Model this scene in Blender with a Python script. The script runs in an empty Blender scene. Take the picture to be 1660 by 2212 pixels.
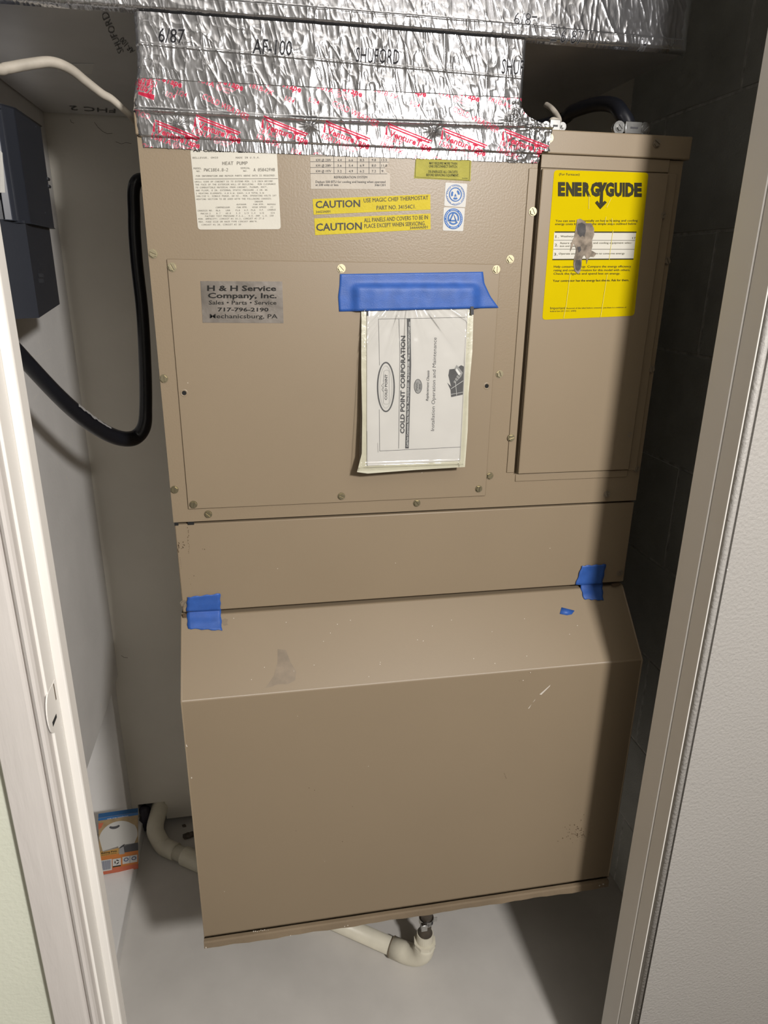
import bpy, bmesh, math, random
import numpy as np
from mathutils import Vector, Matrix
random.seed(4)
SC = bpy.context.scene
COL = SC.collection

# ------------------------------------------------------------------ camera
CAM = np.array([.117, -.882, 1.31]); FPX = 1483.43
CR = np.array([.9838213, -.1787142, .0125229])
CU = np.array([.0473258, .3266734, .9439517])
CF = np.array([.1727884, .9280871, -.3298460])
cd = bpy.data.cameras.new('camera'); cam = bpy.data.objects.new('camera', cd); COL.objects.link(cam)
cd.sensor_fit = 'HORIZONTAL'; cd.sensor_width = 36; cd.lens = FPX / 1660 * 36; cd.clip_start = .02; cd.clip_end = 50
m = Matrix.Identity(4)
for i in range(3):
    m[i][0] = CR[i]; m[i][1] = CU[i]; m[i][2] = -CF[i]; m[i][3] = CAM[i]
cam.matrix_world = m; SC.camera = cam

# ------------------------------------------------------------------ world, lights, exposure
w = bpy.data.worlds.new('world'); SC.world = w; w.use_nodes = True
w.node_tree.nodes['Background'].inputs[0].default_value = (.5, .52, .55, 1)
w.node_tree.nodes['Background'].inputs[1].default_value = .03
ld = bpy.data.lights.new('lamp_light', 'POINT'); ld.energy = 118; ld.shadow_soft_size = .065; ld.color = (1, .965, .93)
lo = bpy.data.objects.new('lamp_light', ld); lo.location = (.665, -1.52, 1.75); COL.objects.link(lo)
SC.view_settings.view_transform = 'Standard'; SC.view_settings.look = 'None'
SC.view_settings.gamma = 1; SC.view_settings.use_curve_mapping = False
SC.view_settings.exposure = 0.0

# ------------------------------------------------------------------ helpers
def ray(px, py): return CF * FPX + CR * (px - 830) - CU * (py - 1106)
class Plane:
    def __init__(s, p, n): s.p = np.array(p, float); s.n = np.array(n, float); s.n /= np.linalg.norm(s.n)
    def at(s, px, py, off=0):
        d = ray(px, py); t = ((s.p + s.n * off - CAM) @ s.n) / (d @ s.n); return CAM + d * t
def PY(y): return Plane((0, y, 0), (0, -1, 0))
def lin(c): return tuple(((v / 255) / 12.92 if v / 255 <= .04045 else ((v / 255 + .055) / 1.055) ** 2.4) for v in c)
MATS = {}
def mat(name, col, rough=.5, metal=0, bump=0, bscale=200, var=0, vscale=6, specks=None, spec=.5, stretch=None, darkspeck=None):
    if name in MATS: return MATS[name]
    if name.endswith('_ink'): spec = .12
    M = bpy.data.materials.new(name); M.use_nodes = True; nt = M.node_tree; N = nt.nodes; Lk = nt.links
    b = N['Principled BSDF']; b.inputs['Roughness'].default_value = rough; b.inputs['Metallic'].default_value = metal
    b.inputs['Specular IOR Level'].default_value = spec
    b.inputs['Base Color'].default_value = (*col, 1)
    tc = N.new('ShaderNodeTexCoord'); src = tc.outputs['Object']
    if stretch:
        mp = N.new('ShaderNodeMapping'); mp.inputs['Scale'].default_value = stretch; Lk.new(src, mp.inputs[0]); bsrc = mp.outputs[0]
    else: bsrc = src
    out = None
    if var:
        n = N.new('ShaderNodeTexNoise'); n.inputs['Scale'].default_value = vscale; n.inputs['Detail'].default_value = 6; Lk.new(src, n.inputs['Vector'])
        mr = N.new('ShaderNodeMapRange'); mr.inputs[1].default_value = .3; mr.inputs[2].default_value = .7; mr.inputs[3].default_value = 1 - var; mr.inputs[4].default_value = 1 + var
        Lk.new(n.outputs['Fac'], mr.inputs[0])
        vm = N.new('ShaderNodeVectorMath'); vm.operation = 'SCALE'; vm.inputs[0].default_value = col; Lk.new(mr.outputs[0], vm.inputs['Scale']); out = vm.outputs[0]
    for sp in (specks, darkspeck):
        if not sp: continue
        scol, sscale, thr, rad = sp
        v = N.new('ShaderNodeTexVoronoi'); v.inputs['Scale'].default_value = sscale; Lk.new(src, v.inputs['Vector'])
        lt = N.new('ShaderNodeMath'); lt.operation = 'LESS_THAN'; lt.inputs[1].default_value = rad; Lk.new(v.outputs['Distance'], lt.inputs[0])
        sx = N.new('ShaderNodeSeparateColor'); Lk.new(v.outputs['Color'], sx.inputs[0])
        gt = N.new('ShaderNodeMath'); gt.operation = 'GREATER_THAN'; gt.inputs[1].default_value = thr; Lk.new(sx.outputs[0], gt.inputs[0])
        mu = N.new('ShaderNodeMath'); mu.operation = 'MULTIPLY'; Lk.new(lt.outputs[0], mu.inputs[0]); Lk.new(gt.outputs[0], mu.inputs[1])
        mx = N.new('ShaderNodeMix'); mx.data_type = 'RGBA'; Lk.new(mu.outputs[0], mx.inputs[0])
        if out: Lk.new(out, mx.inputs[6])
        else: mx.inputs[6].default_value = (*col, 1)
        mx.inputs[7].default_value = (*scol, 1); out = mx.outputs[2]
    if out: Lk.new(out, b.inputs['Base Color'])
    if bump:
        n = N.new('ShaderNodeTexNoise'); n.inputs['Scale'].default_value = bscale; n.inputs['Detail'].default_value = 4; Lk.new(bsrc, n.inputs['Vector'])
        bp = N.new('ShaderNodeBump'); bp.inputs['Strength'].default_value = bump; bp.inputs['Distance'].default_value = .002
        Lk.new(n.outputs['Fac'], bp.inputs['Height']); Lk.new(bp.outputs[0], b.inputs['Normal'])
    MATS[name] = M; return M
def link(o, parent=None):
    COL.objects.link(o)
    if parent is not None:
        o.parent = parent
        if parent.type == 'EMPTY': o.matrix_parent_inverse = Matrix.Translation(-Vector(parent.location))
    return o
def build(name, V, F, mt, parent=None, smooth=False, bevel=0, seg=2, label=None):
    me = bpy.data.meshes.new(name); me.from_pydata([tuple(map(float, v)) for v in V], [], [tuple(f) for f in F]); me.materials.append(mt)
    bm = bmesh.new(); bm.from_mesh(me)
    if bevel:
        bmesh.ops.remove_doubles(bm, verts=bm.verts, dist=1e-6)
        es = [e for e in bm.edges if len(e.link_faces) == 2 and e.calc_face_angle(0) > .35]
        for f in bm.faces: f.smooth = smooth
        rs = bmesh.ops.bevel(bm, geom=es, offset=bevel, segments=seg, affect='EDGES', profile=.5, clamp_overlap=True)
        for f in rs['faces']: f.smooth = True
    bmesh.ops.recalc_face_normals(bm, faces=bm.faces)
    bm.to_mesh(me); bm.free()
    if smooth and not bevel:
        for p in me.polygons: p.use_smooth = True
    o = bpy.data.objects.new(name, me); link(o, parent)
    if label: o['label'] = label
    return o
def boxm(x0, x1, y0, y1, z0, z1):
    V = [(x, y, z) for x in (x0, x1) for y in (y0, y1) for z in (z0, z1)]
    return V, [(0, 1, 3, 2), (4, 6, 7, 5), (0, 4, 5, 1), (2, 3, 7, 6), (0, 2, 6, 4), (1, 5, 7, 3)]
class Acc:
    def __init__(s): s.V = []; s.F = []
    def add(s, V, F):
        k = len(s.V); s.V += [tuple(v) for v in V]; s.F += [tuple(i + k for i in f) for f in F]; return s
    def box(s, *a): return s.add(*boxm(*a))
    def build(s, name, mt, parent=None, **k): return build(name, s.V, s.F, mt, parent, **k)
def box(name, b, mt, parent=None, **k): return build(name, *boxm(*b), mt, parent, **k)
def prism(P, d):
    """closed solid from polygon points P, extruded by vector d"""
    n = len(P); P = [np.array(p, float) for p in P]; d = np.array(d, float)
    return [*P, *[p + d for p in P]], [tuple(range(n)), tuple(range(2 * n - 1, n - 1, -1))] + [(i, (i + 1) % n, n + (i + 1) % n, n + i) for i in range(n)]
def extr_z(name, prof, z0, z1, mt, parent=None, **k): return build(name, *prism([(x, y, z0) for x, y in prof], (0, 0, z1 - z0)), mt, parent, **k)
def decal(acc, pxs, pl, off=.0004, t=.0003):
    P = [pl.at(x, y, off) for x, y in pxs]; acc.add(*prism(P, -pl.n * t)); return acc
def rnd_poly(q, r, n=4):
    """rounded corners of a pixel quad"""
    out = []; k = len(q)
    for i in range(k):
        a, b, c = np.array(q[i - 1], float), np.array(q[i], float), np.array(q[(i + 1) % k], float)
        u = (a - b) / np.linalg.norm(a - b) * r; v = (c - b) / np.linalg.norm(c - b) * r
        for j in range(n + 1):
            t = j / n; out.append(tuple((1 - t) ** 2 * (b + u) + 2 * t * (1 - t) * b + t * t * (b + v)))
    return out
def ell(cx, cy, rx, ry, n=28, a0=0, a1=2 * math.pi):
    return [(cx + rx * math.cos(a0 + (a1 - a0) * i / n), cy + ry * math.sin(a0 + (a1 - a0) * i / n)) for i in range(n)]
def ringm(acc, cx, cy, rx, ry, wd, pl, off=.0008, n=40, a0=0., a1=360.):
    V = []; F = []
    full = abs(a1 - a0) >= 359
    for i in range(n + 1):
        a = math.radians(a0 + (a1 - a0) * i / n)
        for rr in (0, 1):
            V.append(pl.at(cx + (rx - wd * rr) * math.cos(a), cy + (ry - wd * rr) * math.sin(a), off))
    for i in range(n): F.append((2 * i, 2 * i + 1, 2 * i + 3, 2 * i + 2))
    acc.add(V, F)
_tc = {}
def _font(n):
    try: return bpy.data.fonts.load(bpy.utils.resource_path('LOCAL') + '/datafiles/fonts/' + n)   # lettering that ships with Blender
    except Exception: return None
SANS = None; MONO = _font('DejaVuSansMono.woff2'); FONT = SANS
def text_mesh(s, bold=0, shear=0):
    k = (s, bold, shear, FONT.name if FONT else '')
    if k in _tc: return _tc[k]
    c = bpy.data.curves.new('t', 'FONT'); c.body = s; c.size = 1;
    if FONT: c.font = FONT
    c.offset = bold; c.shear = shear; c.resolution_u = 2; c.fill_mode = 'FRONT'
    o = bpy.data.objects.new('t', c); COL.objects.link(o); bpy.context.view_layer.update()
    me = bpy.data.meshes.new_from_object(o.evaluated_get(bpy.context.evaluated_depsgraph_get()))
    me.calc_loop_triangles()
    V = np.array([v.co[:] for v in me.vertices]) if len(me.vertices) else np.zeros((0, 3)); F = [tuple(t.vertices) for t in me.loop_triangles]
    bpy.data.objects.remove(o); bpy.data.curves.remove(c); bpy.data.meshes.remove(me)
    _tc[k] = (V, F); return _tc[k]
def txt(acc, s, p0, p1, cap, pl, off=.0008, bold=0, shear=0, up=None):
    """text with its baseline from pixel p0 to p1 (on plane pl), capital height `cap` pixels"""
    V, F = text_mesh(s, bold, shear)
    if not len(V): return
    x0, x1 = V[:, 0].min(), V[:, 0].max()
    p0 = np.array(p0, float); p1 = np.array(p1, float); d = (p1 - p0) / np.linalg.norm(p1 - p0)
    if up is None: up = (d[1], -d[0])
    A, B = pl.at(*p0, off), pl.at(*p1, off); Ct = pl.at(*(p0 + np.array(up) * cap), off)
    Y = (Ct - A)
    W = [A + (B - A) * ((v[0] - x0) / (x1 - x0)) + Y * (v[1] / .72) for v in V]
    acc.add(W, F)
def line(acc, a, b, wpx, pl, off=.0008):
    a = np.array(a, float); b = np.array(b, float); d = (b - a) / np.linalg.norm(b - a); n = np.array([-d[1], d[0]]) * wpx / 2
    acc.add([pl.at(*q, off) for q in (a + n, b + n, b - n, a - n)], [(0, 1, 2, 3)])
def poly(acc, P, pl, off=.0008): acc.add([pl.at(x, y, off) for x, y in P], [tuple(range(len(P)))])
def thing(name, label, cat, loc, group=None):
    o = bpy.data.objects.new(name, None); o.location = loc; o.empty_display_size = .05; COL.objects.link(o); return tag(o, label, cat, group)
def tag(o, label, cat, group=None):
    o['label'] = label; o['category'] = cat
    if group: o['group'] = group
    return o
def struct(o): o['kind'] = 'structure'; return o
def catmull(P, n=10):
    P = [np.array(p, float) for p in P]; Q = [2 * P[0] - P[1]] + P + [2 * P[-1] - P[-2]]; out = []
    for i in range(1, len(Q) - 2):
        a, b, c, d = Q[i - 1:i + 3]
        for j in range(n):
            t = j / n; out.append(.5 * ((2 * b) + (c - a) * t + (2 * a - 5 * b + 4 * c - d) * t * t + (3 * b - a - 3 * c + d) * t ** 3))
    out.append(P[-1]); return out
def tube(pts, rad, sides=20, cap=True, squash=None):
    """pts: list of points; rad: number or list"""
    pts = [np.array(p, float) for p in pts]; n = len(pts); rad = [rad] * n if not hasattr(rad, '__len__') else rad
    V = []; F = []; ref = None
    for i, p in enumerate(pts):
        t = pts[min(i + 1, n - 1)] - pts[max(i - 1, 0)]; t /= max(np.linalg.norm(t), 1e-9)
        if ref is None:
            ref = np.cross(t, (0, 0, 1)) if abs(t[2]) < .9 else np.cross(t, (1, 0, 0))
        ref = ref - t * (ref @ t); ref /= np.linalg.norm(ref); b = np.cross(t, ref)
        for k in range(sides):
            a = 2 * math.pi * k / sides; V.append(p + (ref * math.cos(a) + b * math.sin(a)) * rad[i])
    for i in range(n - 1):
        for k in range(sides):
            F.append((i * sides + k, i * sides + (k + 1) % sides, (i + 1) * sides + (k + 1) % sides, (i + 1) * sides + k))
    if cap: F += [tuple(range(sides))[::-1], tuple(range((n - 1) * sides, n * sides))]
    return V, F
def fit_rad(radii, pts): return list(np.interp(np.linspace(0, 1, len(pts)), np.linspace(0, 1, len(radii)), radii))

# value noise on numpy arrays
_rng = np.random.RandomState(7); _tab = _rng.rand(512, 512)
def vn(x, y):
    xi = np.floor(x).astype(int); yi = np.floor(y).astype(int); fx = x - xi; fy = y - yi
    fx = fx * fx * fx * (fx * (fx * 6 - 15) + 10); fy = fy * fy * fy * (fy * (fy * 6 - 15) + 10)
    g = lambda a, b: _tab[a % 512, b % 512]
    return (g(xi, yi) * (1 - fx) + g(xi + 1, yi) * fx) * (1 - fy) + (g(xi, yi + 1) * (1 - fx) + g(xi + 1, yi + 1) * fx) * fy
def ridge(x, y): return 1 - np.abs(vn(x, y) * 2 - 1)
def fbm(x, y, o=3): return sum(vn(x * 2 ** i + 13 * i, y * 2 ** i + 7 * i) / 2 ** i for i in range(o))

# ------------------------------------------------------------------ materials
TAN = mat('tan_enamel', (.262, .204, .137), .42, bump=.05, bscale=900, var=.03, vscale=4, specks=((.6, .55, .45), 60, .93, .035), spec=.4)
TANT = mat('tan_enamel_textured', (.262, .204, .137), .38, bump=.10, bscale=420, var=.025, vscale=5, spec=.33)
TANR = mat('tan_enamel_rusty_edge', (.23, .175, .115), .5, bump=.1, bscale=300, var=.22, vscale=7)
DARK = mat('dark_interior', (.01, .01, .01), .9)
PAINT = mat('white_trim_paint', (.78, .755, .715), .5, bump=.15, bscale=60, var=.03, vscale=5, stretch=(1, 1, .12))
PAINTW = mat('white_casing_paint', (.62, .585, .555), .45, bump=.4, bscale=110, var=.03, vscale=9, stretch=(1, 1, .15))
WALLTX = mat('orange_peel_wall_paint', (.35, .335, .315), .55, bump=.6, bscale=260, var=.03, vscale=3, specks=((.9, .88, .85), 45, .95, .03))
WALLG = mat('greenish_hall_paint', (.74, .76, .64), .55, bump=.25, bscale=200, var=.03)
WALLC = mat('closet_wall_paint', (.80, .785, .765), .6, bump=.15, bscale=120, var=.05, vscale=9, specks=((.6, .58, .54), 30, .93, .04))
BACKW = mat('closet_back_paint', (.70, .665, .59), .65, bump=.15, bscale=120, var=.05, vscale=7)
FLOORM = mat('gray_concrete_paint', (.60, .575, .54), .5, bump=.15, bscale=60, var=.06, vscale=10, specks=((.5, .48, .45), 22, .93, .04), darkspeck=((.10, .095, .09), 17, .95, .035))
BLOCK = mat('dark_block_paint', (.52, .53, .51), .75, bump=.5, bscale=300, var=.1, vscale=12)
MORTAR = mat('dark_mortar', (.62, .62, .60), .9, bump=.6, bscale=260, var=.3, vscale=60)
CEILM = mat('ceiling_paint', (.35, .34, .32), .7)
BLACK = mat('black_plastic', (.024, .027, .036), .42, bump=.05, bscale=300, var=.1, specks=((.35, .36, .4), 55, .93, .04))
BLACKE = mat('black_edge_sheen', (.04, .045, .06), .35)
CORDM = mat('black_cable_jacket', (.008, .009, .013), .3, bump=.08, bscale=120, specks=((.4, .4, .4), 70, .94, .05))
PAINTDRIP = mat('dried_white_paint', (.36, .35, .34), .6)
WCORD = mat('dirty_white_cable', (.42, .38, .32), .6, bump=.3, bscale=90, var=.15, vscale=40)
PVC = mat('aged_pvc', (.70, .66, .54), .38, bump=.04, bscale=200, var=.06, vscale=30, darkspeck=((.12, .09, .05), 60, .93, .06))
RUBBER = mat('dark_rubber_hose', (.07, .055, .04), .55, bump=.4, bscale=150, var=.3, vscale=60)
STEEL = mat('zinc_steel', (.42, .42, .41), .24, 1, var=.1, vscale=200)
SCREWM = mat('yellow_zinc_screw', (.34, .30, .20), .42, 1, bump=.03, bscale=600)
SCREWP = mat('painted_screw', (.24, .20, .15), .4, .2)
WHITEP = mat('white_label_paper', (.57, .545, .47), .5, bump=.05, bscale=300, var=.03, vscale=20)
BEIGEP = mat('aged_beige_label', (.42, .37, .30), .5, bump=.1, bscale=200, var=.06, vscale=25)
YELP = mat('yellow_label', (.56, .43, .003), .5, bump=.06, bscale=400, var=.03, vscale=15, spec=.0)
YELC = mat('aged_yellow_label', (.55, .44, .03), .5, bump=.25, bscale=330, var=.05, vscale=30, spec=.12)
OLIVE = mat('olive_yellow_label', (.36, .33, .06), .5, bump=.25, bscale=330, var=.10, vscale=60, spec=.12)
INK = mat('black_ink', (.02, .019, .017), .5)
INKG = mat('gray_dot_ink', (.13, .12, .10), .5)
INKR = mat('dark_gray_ink', (.06, .06, .065), .5)
MIDG = mat('mid_gray_ink', (.085, .085, .09), .5)
LTG = mat('light_gray_ink', (.30, .30, .30), .5)
BLUEI = mat('blue_ink', (.06, .16, .42), .5)
WHITEI = mat('white_ink', (.7, .7, .7), .5)
PAPER = mat('manual_paper', (.55, .535, .52), .6, bump=.1, bscale=60, var=.03, vscale=30)
TAPEB = mat('blue_painters_tape', (.028, .098, .37), .5, bump=.14, bscale=900, var=.10, vscale=90)
CREAM = mat('cream_plastic_edge', (.55, .53, .42), .25, bump=.3, bscale=90, var=.05, vscale=40)
CHROME = mat('chrome_sticker', (.70, .65, .62), .15, 1, bump=.4, bscale=30, var=.35, vscale=28)  # brownish noise in the base colour stands in for patchy reflections
TORN = mat('torn_paper_residue', (.22, .18, .14), .8, bump=.5, bscale=150, var=.5, vscale=120)
TORND = mat('dark_torn_residue', (.07, .065, .065), .8, bump=.5, bscale=150, var=.4, vscale=120)
BAGM = mat('purple_bag', (.012, .01, .022), .4, bump=.4, bscale=60)  # purple-black colour of the plastic bag itself
DEBRIS = mat('debris', (.12, .10, .08), .9, bump=.8, bscale=90, var=.4, vscale=60)
ORANGE = mat('orange_carton', (.50, .17, .035), .55, var=.08, vscale=40)
REDO = mat('red_orange_carton', (.48, .12, .06), .55, var=.05, vscale=40)
TANC = mat('tan_carton', (.34, .24, .12), .55, var=.2, vscale=50)
BLUEC = mat('blue_carton', (.02, .12, .32), .5)
CWHITE = mat('white_carton', (.52, .51, .48), .5)
RUST = mat('brown_stain', (.10, .065, .035), .8)
STAIN = mat('gray_smudge', (.218, .170, .118), .5, var=.18, vscale=60)
SCRW = mat('white_scratch', (.62, .57, .50), .6)

def foil_mat(name, base, rough, bump, bscale, stretch):
    M = bpy.data.materials.new(name); M.use_nodes = True; nt = M.node_tree; N = nt.nodes; Lk = nt.links; b = N['Principled BSDF']
    b.inputs['Metallic'].default_value = .93; b.inputs['Roughness'].default_value = rough
    at = N.new('ShaderNodeAttribute'); at.attribute_name = 'ink'
    tc = N.new('ShaderNodeTexCoord'); mp = N.new('ShaderNodeMapping'); mp.inputs['Scale'].default_value = stretch; Lk.new(tc.outputs['Object'], mp.inputs[0])
    n = N.new('ShaderNodeTexNoise'); n.inputs['Scale'].default_value = bscale; n.inputs['Detail'].default_value = 5; Lk.new(mp.outputs[0], n.inputs['Vector'])
    bp = N.new('ShaderNodeBump'); bp.inputs['Strength'].default_value = bump; bp.inputs['Distance'].default_value = .001
    Lk.new(n.outputs['Fac'], bp.inputs['Height']); Lk.new(bp.outputs[0], b.inputs['Normal'])
    mx = N.new('ShaderNodeMix'); mx.data_type = 'RGBA'; mx.inputs[6].default_value = (*base, 1)
    rg = N.new('ShaderNodeMath'); rg.operation = 'MULTIPLY_ADD'; rg.inputs[1].default_value = .4; rg.inputs[2].default_value = rough; Lk.new(at.outputs['Alpha'], rg.inputs[0]); Lk.new(rg.outputs[0], b.inputs['Roughness'])
    sg = N.new('ShaderNodeMath'); sg.operation = 'MULTIPLY_ADD'; sg.inputs[1].default_value = -.4; sg.inputs[2].default_value = .5; Lk.new(at.outputs['Alpha'], sg.inputs[0]); Lk.new(sg.outputs[0], b.inputs['Specular IOR Level'])
    Lk.new(at.outputs['Alpha'], mx.inputs[0]); Lk.new(at.outputs['Color'], mx.inputs[7]); Lk.new(mx.outputs[2], b.inputs['Base Color'])
    su = N.new('ShaderNodeMath'); su.operation = 'MULTIPLY_ADD'; su.inputs[1].default_value = -.8; su.inputs[2].default_value = .93
    Lk.new(at.outputs['Alpha'], su.inputs[0]); Lk.new(su.outputs[0], b.inputs['Metallic'])
    return M
FOIL = foil_mat('crinkled_foil', (.54, .545, .57), .13, .32, 160, (1, 1, .3))
FOILT = foil_mat('smooth_foil_tape', (.78, .80, .84), .24, .3, 300, (1, 1, .25))
FOILU = mat('dull_foil_underside', (.80, .80, .82), .36, .9, bump=.15, bscale=50, var=.06, vscale=10)

# ------------------------------------------------------------------ setting
XL, XR, YB = -.225, .868, .55
struct(box('floor', (-1.4, 2.2, -.26, .75, -.05, 0), FLOORM))
HALLF = mat('hall_floor', (.12, .10, .08), .6, var=.1, vscale=8)
HALLW = mat('hall_far_paint', (.22, .21, .19), .7)
struct(box('floor_hall', (-1.4, 2.2, -2.9, -.26, -.05, -.001), HALLF))
# back wall of the closet with its cut hole at the foot
a = Acc(); a.box(-.45, XR + .02, YB, YB + .012, .073, 2.35); a.box(-.156, XR + .02, YB, YB + .012, .020, .073); a.box(-.45, -.219, YB, YB + .012, 0, .073)
struct(a.build('wall_back', BACKW))
struct(box('wall_back_cavity', (-.45, XR + .02, YB + .10, YB + .12, 0, .4), BLOCK))
# left wall: drywall above, open stud bay and sill plate below
a = Acc(); a.box(XL - .0125, XL, -.19, YB, .44, 2.35); a.box(XL - .0125, XL, -.19, .03, 0, .44)
wl = struct(a.build('wall_left', WALLC, bevel=.001))
a = Acc(); a.box(-.335, -.322, -.19, YB, 0, 2.35)
struct(a.build('wall_left_bay', WALLC))
struct(box('trim_5', (-.322, -.233, .505, YB, .038, .6), WALLC, bevel=.002))
struct(box('trim_6', (-.322, -.208, -.15, YB - .002, 0, .038), WALLC, bevel=.003))
# right wall of painted blocks
wr = struct(box('wall_right', (XR + .0012, XR + .15, -.19, YB + .02, 0, 2.35), MORTAR))
blk = None; z = -.02
row = 0
while z < 2.3:
    y = -.19 - (.2 if row % 2 else 0)
    while y < YB:
        y0 = max(y, -.189) + .002; y1 = min(y + .4, YB - .001) - .002
        if y1 - y0 > .02:
            z0 = max(z + .002, .001)
            o = box('block', (XR, XR + .03, y0, y1, z0, z + .198), BLOCK, wr, bevel=.0015, seg=1)
        y += .4
    z += .2; row += 1
struct(box('ceiling', (-1.4, 2.2, -2.9, .7, 2.35, 2.4), CEILM))
# wall around the doorway
struct(box('wall_front_right', (.622, 2.2, -.262, -.19, 0, 2.35), WALLTX))
struct(box('wall_front_left', (-1.4, -.112, -.270, -.19, 0, 2.35), WALLG))
struct(box('wall_front_top', (-.112, .622, -.262, -.19, 2.05, 2.35), WALLTX))
struct(box('wall_hall_back', (-1.4, 2.2, -2.95, -2.9, 0, 2.35), HALLW))
struct(box('wall_hall_left', (-1.45, -1.4, -2.9, -.19, 0, 2.35), HALLW))
struct(box('wall_hall_right', (2.2, 2.25, -2.9, -.19, 0, 2.35), HALLW))
# left casing, jamb, stop
prof = [(-.0975, -.268), (-.0975, -.281), (-.099, -.2845), (-.1015, -.286), (-.104, -.2845), (-.1055, -.281), (-.107, -.279), (-.1085, -.2815), (-.111, -.283), (-.125, -.2845), (-.1415, -.285), (-.1425, -.284), (-.1425, -.268)]
struct(extr_z('trim_1', prof, 0, 2.06, PAINTW))
struct(extr_z('trim_7', [(-.1432, -.268), (-.1430, -.2745), (-.1448, -.2745), (-.1448, -.268)], 0, 2.06, INKR))
j = struct(extr_z('trim_2', [(-.112, -.27), (-.095, -.27), (-.095, -.19), (-.112, -.19)], 0, 2.05, PAINT, bevel=.0012))
struct(extr_z('trim_3', [(-.0951, -.243), (-.0865, -.2425), (-.0855, -.2405), (-.0855, -.222), (-.0951, -.2205)], 0, 2.05, PAINT, bevel=.0008))
# right jamb in two strips, rounded drywall corner
struct(extr_z('trim_4', [(.611, -.190), (.611, -.2285), (.640, -.2285), (.640, -.190)], 0, 2.05, PAINT, bevel=.0012))
struct(extr_z('trim_8', [(.6122, -.2292), (.6122, -.2555), (.640, -.2555), (.640, -.2292)], 0, 2.05, PAINT, bevel=.001))
V, F = tube([(.6175, -.2578, 0), (.6175, -.2578, 2.05)], .0042, 20)
struct(build('trim_9', V, F, WALLTX, smooth=True))
# strike plate on the left jamb
sp = []
for i in range(13):
    a_ = -math.pi / 2 + math.pi * i / 12; sp.append((-.0949, -.268 - .0135 * math.cos(a_), .902 + .0225 * math.sin(a_)))
st = build('strike_plate', *prism([(-.0946, y, z) for _, y, z in sp] + [(-.0946, -.246, .9245), (-.0946, -.246, .8795)], (-.0014, 0, 0)), PAINT, j, label='painted door strike plate with curved lip')
P = [(-.0944, -.272, .888), (-.0944, -.258, .889), (-.0944, -.258, .893), (-.0944, -.272, .893)]
build('latch_opening', *prism(P, (-.0002, 0, 0)), DARK, st)
P = [(-.0944, -.2525, .923), (-.0944, -.2505, .923), (-.0944, -.2505, .905), (-.0944, -.2525, .905)]
build('latch_slot', *prism(P, (-.0002, 0, 0)), RUST, st)

# ------------------------------------------------------------------ heat pump cabinet
W = .66; ZB, ZH, ZC, ZM, ZS, ZT, ZP = .333, .349, .772, .8635, .996, 1.447, 1.474
P0 = PY(0)
unit = thing('heat_pump_unit', 'tall tan metal heat pump cabinet standing in the closet behind the doorway', 'heat pump', (W / 2, .2, ZB))
box('cabinet_body', (.004, W - .004, .024, .46, .36, ZP - .003), TAN, unit)
# upper face plate: two pieces either side of the service slot
PC = PY(-.004)
dTL, dTR, dBR, dBL = PC.at(1180, 366), PC.at(1433, 372), PC.at(1342, 1015), PC.at(1112, 1025)
dx0 = (dTL[0] + dBL[0]) / 2; dx1 = .640; dz1 = (dTL[2] + dTR[2]) / 2; dz0 = (dBR[2] + dBL[2]) / 2
gx = dx0 - .0045
a = Acc()
a.box(0, gx, 0, .022, ZS, ZT); a.box(dx0, W, 0, .022, ZS, ZT); a.box(gx, dx0, 0, .022, ZS, dz0 - .001); a.box(gx, dx0, .0, .022, dz1 + .022, ZT)
up = a.build('upper_panel', TANT, unit)
# small black notches where the plates meet on the left
box('top_cap', (-.001, W + .006, -.0045, .45, ZT + .001, ZP), TAN, unit, bevel=.0015)
# access panel
pa = [P0.at(*p) for p in ((361, 560), (1090, 570), (1040, 1068), (407, 1102))]
ax0 = (pa[0][0] + pa[3][0]) / 2; ax1 = (pa[1][0] + pa[2][0]) / 2; az1 = (pa[0][2] + pa[1][2]) / 2; az0 = (pa[2][2] + pa[3][2]) / 2
acc_p = box('access_panel', (ax0, ax1, -.0022, -.0002, az0, az1), TAN, unit, bevel=.0007, seg=1)
# control compartment flanges and door
fl = Acc(); fz = P0.at(1175, 333)[2]
f1 = box('side_flange', (P0.at(1143, 362)[0] - .0, gx, -.0016, -.0001, dz0 + .002, dz1), TAN, unit, bevel=.0006, seg=1)
f2 = box('top_flange', (dx0 - .001, .641, -.0016, -.0001, dz1 + .001, fz), TAN, unit, bevel=.0006, seg=1)
f3 = box('bottom_flange', (dx0 - .002, .640, -.0016, -.0001, dz0 - .0115, dz0 - .001), TAN, unit, bevel=.0006, seg=1)
f4 = box('side_flange', (dx1 + .0005, .6535, -.0016, -.0001, dz0 - .002, dz1), TAN, unit, bevel=.0006, seg=1)
door = box('control_door', (dx0 + .0005, dx1, -.0045, -.0001, dz0, dz1), TAN, unit, bevel=.0014)
# middle band with a small step at the left
mid = box('middle_panel', (.001, W - .001, .0005, .022, ZM, ZS - .0035), TAN, unit, bevel=.0016)
nt_ = Acc(); nt_.box(.001, .006, -.0006, .001, ZS - .0042, ZS); nt_.box(.018, .026, -.0006, .001, ZS - .0042, ZS); nt_.build('slot_gap', DARK, unit)
nt_ = Acc(); nt_.box(.001, .0058, -.0003, .001, ZM - .0075, ZM - .002); nt_.box(.640, .652, -.0003, .001, ZM - .0065, ZM - .002); nt_.build('hinge_tab', RUST, unit, label='rust brown tab at the seam')
# hood with sloped top
hp = [(0.004, ZM - .0080), (-.0765, ZC), (-.0765, ZH + .006), (-.0725, ZH + .0005), (.30, ZH + .0005), (.30, ZM - .0080)]
hood = build('lower_hood', *prism([(-.002, y, z) for y, z in hp], (W + .002, 0, 0)), TAN, unit, bevel=.0016)
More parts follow.
